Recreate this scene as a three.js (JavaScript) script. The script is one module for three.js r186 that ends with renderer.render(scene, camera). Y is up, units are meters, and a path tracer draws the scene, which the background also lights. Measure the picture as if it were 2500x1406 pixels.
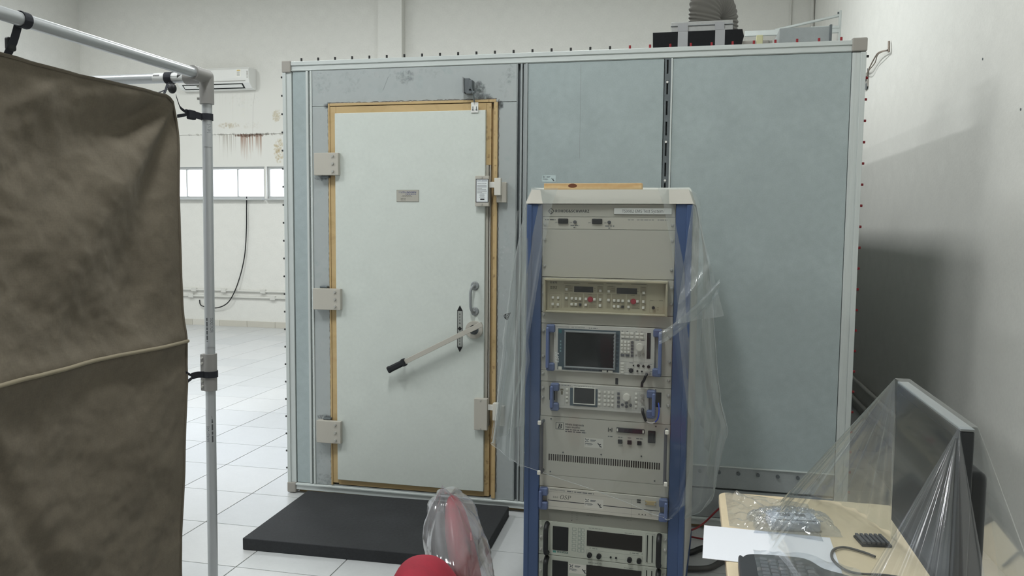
import * as THREE from 'three';
import { RoundedBoxGeometry } from 'three/addons/geometries/RoundedBoxGeometry.js';
import { mergeGeometries, mergeVertices } from 'three/addons/utils/BufferGeometryUtils.js';
import { RectAreaLightUniformsLib } from 'three/addons/lights/RectAreaLightUniformsLib.js';
import { ImprovedNoise } from 'three/addons/math/ImprovedNoise.js';

// ------------------------------------------------------------------ camera, sky, exposure
const scene = new THREE.Scene();
const R = Math.PI / 180;
const camera = new THREE.PerspectiveCamera(2 * Math.atan(703 / 1950) / R, 2500 / 1406, 0.05, 60);
camera.position.set(0, 1.5, 0);
camera.rotation.order = 'YXZ';
camera.rotation.set(-4.545 * R, 12.5 * R, 0.52 * R);
scene.add(camera);
scene.background = new THREE.Color().setRGB(3.4, 3.6, 4.0);      // overcast white sky outside the windows

const renderer = new THREE.WebGLRenderer({ antialias: true });
renderer.toneMapping = THREE.LinearToneMapping;
renderer.toneMappingExposure = 1.16;
renderer.shadowMap.enabled = true;
RectAreaLightUniformsLib.init();

const LAMP_NITS = 54, WINDOW_NITS = 4;
// rooms: right wall x = 1.38, left wall x = -8.81, back wall z = -10.3, wall behind the camera z = 4.6, ceiling y = 5.1
const XR = 1.38, XL = -8.81, ZB = -10.3, ZF = 6.0, YC = 5.1;
function areaLight(name, w, h, color, nits, pos, target) {
  const l = new THREE.RectAreaLight(color, nits, w, h);
  l.name = name; l.position.set(...pos); l.lookAt(...target); scene.add(l); return l;
}

// ------------------------------------------------------------------ helpers
let seed = 20240;
const rnd = () => { seed = (seed * 1664525 + 1013904223) % 4294967296; return seed / 4294967296; };
const rr = (a, b) => a + (b - a) * rnd();
const perlin = new ImprovedNoise();
const noise = (x, y, z = 0) => perlin.noise(x + 11.3, y + 7.7, z + 3.1);
const lerp = (a, b, t) => a + (b - a) * t;
const taken = {};
function numbered(name) { const k = taken[name] = (taken[name] ?? -1) + 1; return k ? name + '_' + String(k).padStart(3, '0') : name; }
const clean = g => { if (g.index) g = g.toNonIndexed(); for (const k of Object.keys(g.attributes)) if (!['position', 'normal', 'uv'].includes(k)) g.deleteAttribute(k); if (!g.attributes.uv) g.setAttribute('uv', new THREE.BufferAttribute(new Float32Array(g.attributes.position.count * 2), 2)); return g; };
const merge = list => list.length === 1 ? list[0] : mergeGeometries(list.map(clean));
const box = (x0, x1, y0, y1, z0, z1) => new THREE.BoxGeometry(x1 - x0, y1 - y0, z1 - z0).translate((x0 + x1) / 2, (y0 + y1) / 2, (z0 + z1) / 2);
function rbox(x0, x1, y0, y1, z0, z1, r = 0.003, s = 1) { const m = Math.min(x1 - x0, y1 - y0, z1 - z0) / 2 - 1e-5; return new RoundedBoxGeometry(x1 - x0, y1 - y0, z1 - z0, s, Math.min(r, m)).translate((x0 + x1) / 2, (y0 + y1) / 2, (z0 + z1) / 2); }
function rod(a, b, r, seg = 16, r2 = r) {                       // cylinder from a to b
  const A = new THREE.Vector3(...a), B = new THREE.Vector3(...b), d = B.clone().sub(A), L = d.length();
  const g = new THREE.CylinderGeometry(r2, r, L, seg);
  g.applyQuaternion(new THREE.Quaternion().setFromUnitVectors(new THREE.Vector3(0, 1, 0), d.normalize()));
  return g.translate((a[0] + b[0]) / 2, (a[1] + b[1]) / 2, (a[2] + b[2]) / 2);
}
const tube = (pts, r, n = 40, seg = 8) => new THREE.TubeGeometry(new THREE.CatmullRomCurve3(pts.map(p => new THREE.Vector3(...p))), n, r, seg);
function strap(pts, w, axis, t = 0.0016) {                      // flat webbing along a path, wide along axis
  const c = new THREE.CatmullRomCurve3(pts.map(p => new THREE.Vector3(...p)), false, 'catmullrom', 0.3), n = pts.length * 6, pos = [], idx = [], ax = new THREE.Vector3(...axis).normalize();
  for (let i = 0; i <= n; i++) {
    const p = c.getPoint(i / n), d = c.getTangent(i / n), nn = new THREE.Vector3().crossVectors(d, ax).normalize();
    for (const [a, b] of [[-1, -1], [1, -1], [1, 1], [-1, 1]]) { const q = p.clone().addScaledVector(ax, a * w / 2).addScaledVector(nn, b * t / 2); pos.push(q.x, q.y, q.z); }
    if (i) for (let k = 0; k < 4; k++) { const a = (i - 1) * 4 + k, b = (i - 1) * 4 + (k + 1) % 4; idx.push(a, b, a + 4, b, b + 4, a + 4); }
  }
  const e = n * 4; idx.push(0, 2, 1, 0, 3, 2, e, e + 1, e + 2, e, e + 2, e + 3);
  const g = new THREE.BufferGeometry(); g.setAttribute('position', new THREE.Float32BufferAttribute(pos, 3)); g.setIndex(idx);
  const o = g.toNonIndexed(); o.computeVertexNormals(); return clean(o);
}
function grid(nu, nv, f) {                                       // smooth surface f(u, v) -> [x, y, z]
  const pos = [], uv = [], idx = [];
  for (let j = 0; j <= nv; j++) for (let i = 0; i <= nu; i++) { pos.push(...f(i / nu, j / nv)); uv.push(i / nu, j / nv); }
  for (let j = 0; j < nv; j++) for (let i = 0; i < nu; i++) { const a = j * (nu + 1) + i; idx.push(a, a + 1, a + nu + 1, a + 1, a + nu + 2, a + nu + 1); }
  const g = new THREE.BufferGeometry();
  g.setAttribute('position', new THREE.Float32BufferAttribute(pos, 3)); g.setAttribute('uv', new THREE.Float32BufferAttribute(uv, 2)); g.setIndex(idx); g.computeVertexNormals(); return g;
}
function prism(pts, z0, z1, bevel = 0) {                         // polygon in x, y drawn out from z0 to z1
  const s = new THREE.Shape(pts.map(p => new THREE.Vector2(...p)));
  const g = new THREE.ExtrudeGeometry(s, { depth: z1 - z0 - 2 * bevel, bevelEnabled: bevel > 0, bevelThickness: bevel, bevelSize: bevel, bevelOffset: -bevel, bevelSegments: 2, curveSegments: 12 });
  return g.translate(0, 0, z0 + bevel);
}
function metreUV(g, s = 1) {                                     // uv in metres, by the way each face points
  g = clean(g); const p = g.attributes.position, n = g.attributes.normal, uv = g.attributes.uv;
  for (let i = 0; i < p.count; i++) {
    const ax = Math.abs(n.getX(i)), ay = Math.abs(n.getY(i)), az = Math.abs(n.getZ(i));
    if (ax > ay && ax > az) uv.setXY(i, p.getZ(i) * s, p.getY(i) * s); else if (ay > az) uv.setXY(i, p.getX(i) * s, p.getZ(i) * s); else uv.setXY(i, p.getX(i) * s, p.getY(i) * s);
  }
  return g;
}
function frontUV(g, x0, x1, y0, y1) {                            // a print laid over x0..x1, y0..y1
  g = clean(g); const p = g.attributes.position, uv = g.attributes.uv;
  for (let i = 0; i < p.count; i++) uv.setXY(i, (p.getX(i) - x0) / (x1 - x0), (p.getY(i) - y0) / (y1 - y0));
  return g;
}
const shade = o => { o.traverse(c => { if (c.isMesh) { c.castShadow = true; c.receiveShadow = true; } }); return o; };
function part(name, geos, m, parent, label) {
  const o = new THREE.Mesh(Array.isArray(geos) ? merge(geos) : geos, m);
  o.name = name; o.castShadow = o.receiveShadow = true; if (label) o.userData.label = label; parent.add(o); return o;
}
function group(name, parent, pos = [0, 0, 0], label) { const o = new THREE.Group(); o.name = name; o.position.set(...pos); if (label) o.userData.label = label; parent.add(o); return o; }
function thing(name, label, category, pos = [0, 0, 0], turn = 0, grp) {
  const o = new THREE.Group(); o.name = numbered(name); o.position.set(...pos); o.rotation.y = turn; scene.add(o);
  o.userData = { label, category }; if (grp) o.userData.group = grp; return o;
}
function solo(name, geos, m, label, category, grp, pos = [0, 0, 0]) {
  const o = part(numbered(name), geos, m, scene); o.position.set(...pos); o.userData = { label, category }; if (grp) o.userData.group = grp; return o;
}
function struct(name, label, category) { const o = new THREE.Group(); o.name = name; o.userData = { kind: 'structure', label, category }; scene.add(o); return o; }

// ------------------------------------------------------------------ textures and materials
function dataTex(n, f, srgb, rep = 1) {
  const d = new Uint8Array(n * n * 4);
  for (let y = 0; y < n; y++) for (let x = 0; x < n; x++) { const c = f(x / n, y / n), k = (y * n + x) * 4; d[k] = c[0]; d[k + 1] = c[1]; d[k + 2] = c[2]; d[k + 3] = 255; }
  const t = new THREE.DataTexture(d, n, n); t.wrapS = t.wrapT = THREE.RepeatWrapping; t.magFilter = THREE.LinearFilter; t.minFilter = THREE.LinearMipmapLinearFilter; t.generateMipmaps = true;
  if (srgb) t.colorSpace = THREE.SRGBColorSpace; t.repeat.set(rep, rep); t.needsUpdate = true; return t;
}
// noise that repeats after one unit
const wrapN = (x, y, k, s = 0) => { const a = noise(x * k, y * k, s), b = noise((x - 1) * k, y * k, s), c = noise(x * k, (y - 1) * k, s), d = noise((x - 1) * k, (y - 1) * k, s); return lerp(lerp(a, b, x), lerp(c, d, x), y); };
const grain = (amp, k1, k2, base = 255) => (x, y) => { const v = base - amp / 2 + amp * (0.5 * wrapN(x, y, k1) + 0.5 * wrapN(x, y, k2, 5)) + (rnd() - 0.5) * amp * 0.5; const c = Math.max(0, Math.min(255, v)); return [c, c, c]; };
const plasterT = dataTex(256, grain(9, 6, 31), true);
const plasterB = dataTex(256, grain(160, 30, 70, 128));
const metalT = dataTex(256, grain(16, 5, 20), true);
const fabricT = dataTex(256, (x, y) => { const w = (Math.sin(x * 200 * Math.PI) + Math.sin(y * 200 * Math.PI)) * 2; const v = 232 + w + 18 * wrapN(x, y, 7) + 10 * wrapN(x, y, 33, 4) + (rnd() - 0.5) * 14; return [v, v, v].map(q => Math.max(0, Math.min(255, q))); }, true);
const canvasB = dataTex(256, (x, y) => { const v = 128 + 26 * wrapN(x, y, 9) + 40 * wrapN(x, y, 24, 2) + 30 * wrapN(x, y, 60, 6); return [v, v, v].map(q => Math.max(0, Math.min(255, q))); });
const rubberT = dataTex(256, grain(46, 6, 60, 235), true);
const tileT = dataTex(128, grain(8, 5, 24), true);
const woodT = dataTex(256, (x, y) => { const g = Math.sin((y * 14 + 0.7 * wrapN(x, y, 3)) * Math.PI * 2) * 9 + wrapN(x * 1, y, 24, 2) * 14; return [244 + g * 0.5, 232 + g, 214 + g * 1.3].map(q => Math.max(0, Math.min(255, q))); }, true);
const std = (color, roughness = 0.6, o = {}) => new THREE.MeshPhysicalMaterial({ color, roughness, ...o });
function canvasTex(w, h, draw) {
  const c = document.createElement('canvas'); c.width = w; c.height = h; const g = c.getContext('2d'); draw(g, w, h);
  const t = new THREE.CanvasTexture(c); t.colorSpace = THREE.SRGBColorSpace; t.anisotropy = 8; return t;
}
const M = {
  wall: std('#e6e5df', 0.85, { map: plasterT, bumpMap: plasterB, bumpScale: 0.0006 }),
  ceiling: std('#dddcd6', 0.9, { map: plasterT }),
  grout: std('#8d8f8c', 0.9),
  tiles: ['#c9cbcc', '#c5c7c8', '#cccdcd'].map(c => std(c, 0.3, { map: tileT })),
  skirt: ['#cfccc2', '#c8c4b9', '#d4d1c8'].map(c => std(c, 0.5)),
  alu: std('#c3c5c4', 0.42, { metalness: 0.35, map: metalT }),
  aluWhite: std('#d3d9d7', 0.4, { metalness: 0.2, map: metalT }),
  panel: std('#b1bdbe', 0.36, { metalness: 0.28, map: metalT }),
  galv: std('#a9afb0', 0.42, { metalness: 0.25, map: metalT }),
  cap: std('#a19d96', 0.55, { metalness: 0.2 }),
  slot: std('#1d211f', 0.8),
  steelDark: std('#70777a', 0.45, { metalness: 0.5, map: metalT }),
  screwDark: std('#1c1c1c', 0.5), screwRed: std('#8e1420', 0.5), screwSteel: std('#b5b4ae', 0.35, { metalness: 0.3 }),
  door: std('#d4dad4', 0.42, { map: plasterT }),
  hinge: std('#b9b5ab', 0.5),
  brassEdge: std('#a8834a', 0.5),
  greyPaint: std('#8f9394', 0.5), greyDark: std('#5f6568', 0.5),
  white: std('#d9d8d2', 0.5), offwhite: std('#d5d2c8', 0.45), plasticWhite: std('#e2e2de', 0.4),
  black: std('#141517', 0.55), blackGloss: std('#0c0e0f', 0.18), rubber: std('#1a1c20', 0.7),
  mat: std('#333538', 0.85, { map: rubberT, bumpMap: plasterB, bumpScale: 0.0008 }),
  blue: std('#465a80', 0.42), blueDark: std('#223a68', 0.5), blueGrey: std('#5e6c90', 0.45),
  rack: std('#bbb8ad', 0.5), rackCap: std('#d2cec4', 0.45), rackSide: std('#b5b2aa', 0.5),
  olive: std('#aea78f', 0.55), oliveDark: std('#8f8a76', 0.55),
  key: std('#dcdad0', 0.5), keyDark: std('#55565a', 0.5), red: std('#a2303c', 0.45), knob: std('#d8d5cb', 0.4),
  teal: std('#44525a', 0.5), screen: std('#15191a', 0.12), screenBrown: std('#1e1a15', 0.3),
  pipe: std('#b4b7b9', 0.3, { metalness: 0.35 }), fitting: std('#8e8c89', 0.55),
  webbing: std('#23252d', 0.8, { map: fabricT }),
  cloth: std('#766d5e', 0.85, { map: fabricT, bumpMap: canvasB, bumpScale: 0.004, sheen: 0.25 }),
  cord: std('#8e8570', 0.8),
  chairRed: std('#9c0a2a', 0.85, { map: fabricT, sheen: 0.1, sheenColor: new THREE.Color('#c03050') }), chairShell: std('#26282b', 0.5),
  desk: std('#dccbab', 0.5, { map: plasterT }), deskLeg: std('#8d8d8b', 0.5),
  paper: std('#e4e6ec', 0.7),
  wood: std('#d9c097', 0.6, { map: woodT }), knot: std('#6b3c22', 0.7), plywood: std('#a8926d', 0.8),
  foam: std('#15171b', 0.95, { map: rubberT }), tape: std('#a5a6a8', 0.45, { metalness: 0.3 }), duct: std('#66645f', 0.6), tin: std('#b4b5b3', 0.45, { metalness: 0.4, map: metalT }),
  acBody: std('#e8e8e4', 0.4), yellow: std('#d5d2a8', 0.6),
  cable: std('#1b1b1c', 0.5), cableGrey: std('#4c4b49', 0.55), cableBlue: std('#2b4fc0', 0.4), cableRed: std('#8c2a30', 0.5), cableWhite: std('#cfcdc8', 0.5), wire: std('#8b7f74', 0.6),
  conduit: std('#d3d2cc', 0.6),
  glass: new THREE.MeshPhysicalMaterial({ color: '#ffffff', transmission: 1, roughness: 0.05, thickness: 0, ior: 1.5 }),
  film: new THREE.MeshPhysicalMaterial({ color: '#e8ecec', transmission: 0.85, roughness: 0.14, thickness: 0, ior: 1.5, side: THREE.DoubleSide }),
  filmClear: new THREE.MeshPhysicalMaterial({ color: '#f6f8f8', transmission: 0.985, roughness: 0.06, thickness: 0, ior: 1.5, side: THREE.DoubleSide }),
  filmHighlight: new THREE.MeshPhysicalMaterial({ color: '#e3e7e7', transmission: 0.45, roughness: 0.2, thickness: 0, ior: 1.5 }),  // whitish colour for the painted highlight lines on the rack sheet
  filmGloss: new THREE.MeshPhysicalMaterial({ color: '#eef1f5', transmission: 0.96, roughness: 0.1, thickness: 0, ior: 1.9, side: THREE.DoubleSide }),
  filmMilky: new THREE.MeshPhysicalMaterial({ color: '#ededf0', transmission: 0.86, roughness: 0.13, thickness: 0, ior: 1.5, side: THREE.DoubleSide }),
  tubeGlow: new THREE.MeshStandardMaterial({ color: '#ffffff', emissive: '#ffffff', emissiveIntensity: 3 }),
};
M.curtainBack = M.cloth;

// ------------------------------------------------------------------ the room
{
  const f = struct('floor', 'glossy white square floor tiles with grey joints', 'floor');
  part('floor_bed', box(XL - 0.2, XR + 0.2, -0.12, -0.004, ZB - 0.2, ZF + 0.2), M.grout, f);
  const P = 0.437, gap = 0.005, tg = [0, 1, 2].map(k => metreUV(rbox(gap / 2, P - gap / 2, -0.006, 0, gap / 2, P - gap / 2, 0.0012), 2.3));
  const rest = [];
  for (let i = -17; i <= 7; i++) for (let j = -30; j <= 11; j++) {
    const x = -1.46 + i * P, z = -3.04 + j * P;
    if (x + P < XL || x > XR || z + P < ZB || z > ZF) continue;
    const x0 = Math.max(x, XL), x1 = Math.min(x + P, XR), z0 = Math.max(z, ZB), z1 = Math.min(z + P, ZF);
    const xm = x + P / 2, zm = z + P / 2, k = Math.floor(rnd() * 3);
    const left = zm < -2.4 && xm / zm > 0.46 && xm / zm < 0.78, near = xm > -2.6 && zm < -2.4 && zm > -4.3;
    const whole = x1 - x0 > P - 0.01 && z1 - z0 > P - 0.01;
    if (left || near) {
      const t = part('tile', whole ? tg[k] : metreUV(rbox(x0 - x + gap / 2, x1 - x - gap / 2, -0.006, 0, z0 - z + gap / 2, z1 - z - gap / 2, 0.0012), 2.3), M.tiles[k], f);
      t.position.set(x, 0, z);
    } else if (x1 - x0 > 0.02 && z1 - z0 > 0.02) rest.push(box(x0 + gap / 2, x1 - gap / 2, -0.006, 0, z0 + gap / 2, z1 - gap / 2));
  }
  part('tile_field', metreUV(merge(rest), 2.3), M.tiles[0], f).userData.kind = 'stuff';
}
// back wall: openings for a band of low windows, stains under the air conditioner
const WIN_Y0 = 1.83, WIN_Y1 = 2.28, LEDGE = 2.735;
const winUnits = [[-8.72, -7.60, 3], [-7.57, -5.865, 4], [-5.835, -4.2, 4]];
{
  const w = struct('wall_back', 'far white plastered wall with rust and damp stains below the air conditioner', 'wall');
  const X0 = XL - 0.2, X1 = XR + 0.2, t0 = ZB - 0.2;
  const pcs = [box(X0, X1, -0.1, WIN_Y0, t0, ZB), box(-4.2, X1, WIN_Y0, LEDGE, t0, ZB), box(X0, winUnits[0][0], WIN_Y0, WIN_Y1, t0, ZB), box(-7.60, -7.57, WIN_Y0, WIN_Y1, t0, ZB), box(-5.865, -5.835, WIN_Y0, WIN_Y1, t0, ZB),
    box(X0, -7.4, WIN_Y1, LEDGE, t0, ZB), box(-5.0, -4.2, WIN_Y1, LEDGE, t0, ZB),
    box(X0, -7.4, LEDGE, YC + 0.2, t0, ZB + 0.012), box(-5.0, X1, LEDGE, YC + 0.2, t0, ZB + 0.012), box(-7.4, -5.0, 3.5, YC + 0.2, t0, ZB + 0.012)];
  part('wall_surface', metreUV(merge(pcs), 1.6), M.wall, w);
  // the stained stretch, x -7.4 .. -5.0, y 2.28 .. 3.5
  const st = canvasTex(1024, 520, (g, W, H) => {
    g.fillStyle = '#e1e0da'; g.fillRect(0, 0, W, H);
    const X = x => (x + 7.4) / 2.4 * W, Y = y => (3.5 - y) / 1.22 * H;
    const blot = (x, y, rx, ry, col, n, a) => { for (let i = 0; i < n; i++) { const q = rnd() * 6.283, d = Math.pow(rnd(), 0.7); g.fillStyle = `rgba(${col},${a * rr(0.4, 1)})`; g.beginPath(); g.ellipse(X(x + Math.cos(q) * d * rx), Y(y + Math.sin(q) * d * ry), rr(2, 9), rr(2, 8), rnd() * 3, 0, 7); g.fill(); } };
    const drip = (x, y0, y1, wd, col, a) => { for (let i = 0; i < 22; i++) { const xx = X(x + rr(-wd, wd)), L = rr(0.35, 1); const gr = g.createLinearGradient(0, Y(y0), 0, Y(y0 - (y0 - y1) * L)); gr.addColorStop(0, `rgba(${col},${a})`); gr.addColorStop(1, `rgba(${col},0)`); g.fillStyle = gr; g.fillRect(xx, Y(y0), rr(1, 7), Y(y0 - (y0 - y1) * L) - Y(y0)); } };
    drip(-6.14, LEDGE, 2.3, 0.10, '112,62,38', 0.42); drip(-5.98, LEDGE, 2.38, 0.07, '120,78,55', 0.3); drip(-6.42, LEDGE, 2.35, 0.16, '120,110,96', 0.2); drip(-6.3, 3.3, 2.8, 0.25, '150,140,120', 0.035);
    blot(-6.12, LEDGE - 0.02, 0.25, 0.018, '70,45,32', 90, 0.3); blot(-5.95, LEDGE - 0.01, 0.4, 0.01, '70,60,50', 60, 0.22); blot(-6.6, LEDGE, 0.5, 0.006, '90,84,74', 60, 0.14);
    blot(-5.64, 2.5, 0.07, 0.17, '168,146,102', 160, 0.2); blot(-5.66, 2.98, 0.06, 0.09, '168,150,108', 90, 0.18); blot(-6.4, 2.86, 0.17, 0.035, '160,142,110', 80, 0.16); blot(-6.0, 2.85, 0.2, 0.05, '170,156,128', 50, 0.06); blot(-6.2, 3.2, 0.3, 0.1, '150,146,138', 40, 0.05);
    g.strokeStyle = 'rgba(90,84,76,.35)'; g.lineWidth = 1.4; g.beginPath(); g.moveTo(X(-5.98), Y(3.34)); g.lineTo(X(-6.02), Y(3.1)); g.lineTo(X(-6.03), Y(2.74)); g.stroke();
  });
  const sm = std('#ffffff', 0.85, { map: st });
  part('wall_surface', [frontUV(box(-7.4, -5.0, LEDGE, 3.5, t0, ZB + 0.012), -7.4, -5.0, WIN_Y1, 3.5), frontUV(box(-7.4, -5.0, WIN_Y1, LEDGE, t0, ZB), -7.4, -5.0, WIN_Y1, 3.5)], sm, w);
  part('pilaster', metreUV(box(-4.1, -3.77, LEDGE, YC, ZB, ZB + 0.14), 1.6), M.wall, w);

  const wr = struct('wall_right', 'plain white wall beside the steel chamber', 'wall');
  part('wall_surface', metreUV(box(XR, XR + 0.2, -0.1, YC + 0.2, ZB, ZF + 0.2), 1.6), M.wall, wr);
  for (const [y, z] of [[2.015, -3.89], [2.33, -4.4]]) part('nail_hole', rod([XR - 0.002, y, z], [XR + 0.01, y, z], 0.006, 8), M.greyDark, wr);
  const wl = struct('wall_left', 'plain white wall on the left of the hall', 'wall');
  part('wall_surface', metreUV(box(XL - 0.2, XL, -0.1, YC + 0.2, ZB, ZF + 0.2), 1.6), M.wall, wl);
  const wf = struct('wall_front', 'white wall behind the camera with a band of windows', 'wall');
  const fw = [[-8.2, -6.0]];   // same low band as in the far wall
  const wp = [box(XL, XR, -0.1, WIN_Y0, ZF, ZF + 0.2), box(XL, XR, WIN_Y1, YC + 0.2, ZF, ZF + 0.2), ...[[XL, -8.2], [-6.0, XR]].map(([a, b]) => box(a, b, WIN_Y0, WIN_Y1, ZF, ZF + 0.2))];
  part('wall_surface', metreUV(merge(wp), 1.6), M.wall, wf);
  const ce = struct('ceiling', 'white ceiling of the hall', 'ceiling');
  part('ceiling_slab', metreUV(box(XL - 0.2, XR + 0.2, YC, YC + 0.2, ZB - 0.2, ZF + 0.2), 1.6), M.ceiling, ce);

  // windows
  let n = 1;
  const makeWin = (x0, x1, y0, y1, z, panes, inward) => {
    const o = struct('window_' + n++, 'bright window band of clear panes in an aluminium frame', 'window');
    const d = 0.05, fr = 0.035, z0 = z - d / 2, z1 = z + d / 2;
    part('window_frame', [rbox(x0, x1, y0, y0 + fr, z0, z1), rbox(x0, x1, y1 - fr, y1, z0, z1), rbox(x0, x0 + fr, y0 + fr, y1 - fr, z0, z1), rbox(x1 - fr, x1, y0 + fr, y1 - fr, z0, z1)], M.alu, o);
    const pw = (x1 - x0 - 2 * fr) / panes;
    for (let k = 0; k < panes; k++) {
      const a = x0 + fr + k * pw;
      part('pane', box(a + 0.008, a + pw - 0.008, y0 + fr, y1 - fr, z - 0.003, z + 0.003), M.glass, o);
      if (k) part('mullion', rbox(a - 0.01, a + 0.01, y0 + fr, y1 - fr, z0 + 0.005, z1 - 0.005), M.alu, o);
    }
    part('window_sill', rbox(x0 - 0.0, x1 + 0.0, y0 - 0.02, y0, inward > 0 ? z0 : z0 - 0.1, inward > 0 ? z1 + 0.1 : z1), M.alu, o);
    areaLight('window_daylight', x1 - x0 - 0.1, y1 - y0 - 0.1, '#d8e5ff', WINDOW_NITS, [(x0 + x1) / 2, (y0 + y1) / 2, z + inward * 0.04], [(x0 + x1) / 2, (y0 + y1) / 2, z + inward * 3]);
  };
  for (const [a, b, k] of winUnits) makeWin(a, b, WIN_Y0, WIN_Y1, ZB - 0.06, k, 1);
  for (const [a, b] of fw) makeWin(a, b, WIN_Y0, WIN_Y1, ZF + 0.06, 5, -1);

  // skirting tiles on the back wall
  const sk = struct('baseboard_back', 'row of pale skirting tiles along the far wall', 'baseboard');
  for (let x = -8.81; x < -2.2; x += 0.44) part('skirting_tile', rbox(x + 0.002, x + 0.438, 0, 0.085, ZB, ZB + 0.012, 0.002), M.skirt[Math.floor(rnd() * 3)], sk);
}
// ceiling lamps: rows of twin-tube fittings, out of the frame; they throw the soft shadows on the door and the right wall
function ceilingLamp(x, z, where) {
  const y = YC - 0.35, t = thing('ceiling_lamp', 'twin-tube fluorescent ceiling lamp ' + where, 'lamp', [x, y, z], 0, 'fluorescent ceiling lamps');
  part('housing', prism([[-0.17, 0.0], [0.17, 0.0], [0.08, 0.07], [-0.08, 0.07]], -0.65, 0.65), M.plasticWhite, t);
  for (const s of [-0.08, 0.08]) part('tube', rod([s, -0.02, -0.6], [s, -0.02, 0.6], 0.013, 10), M.tubeGlow, t);
  for (const s of [-0.5, 0.5]) part('suspension_rod', rod([0, 0.06, s], [0, 0.35, s], 0.006, 8), M.greyPaint, t);
  areaLight('lamp_light', 0.34, 1.25, '#f8fcfc', LAMP_NITS, [x, y - 0.05, z], [x, y - 3, z + 0.0001]);
}
for (const z of [-1.5, -6.4]) for (const [x, a] of [[-7, 'by the left wall'], [-3.9, 'over the middle'], [-0.9, 'by the right wall']]) ceilingLamp(x, z, a + (z < -5 ? ' towards the far wall' : ' before the chamber door'));

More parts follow.
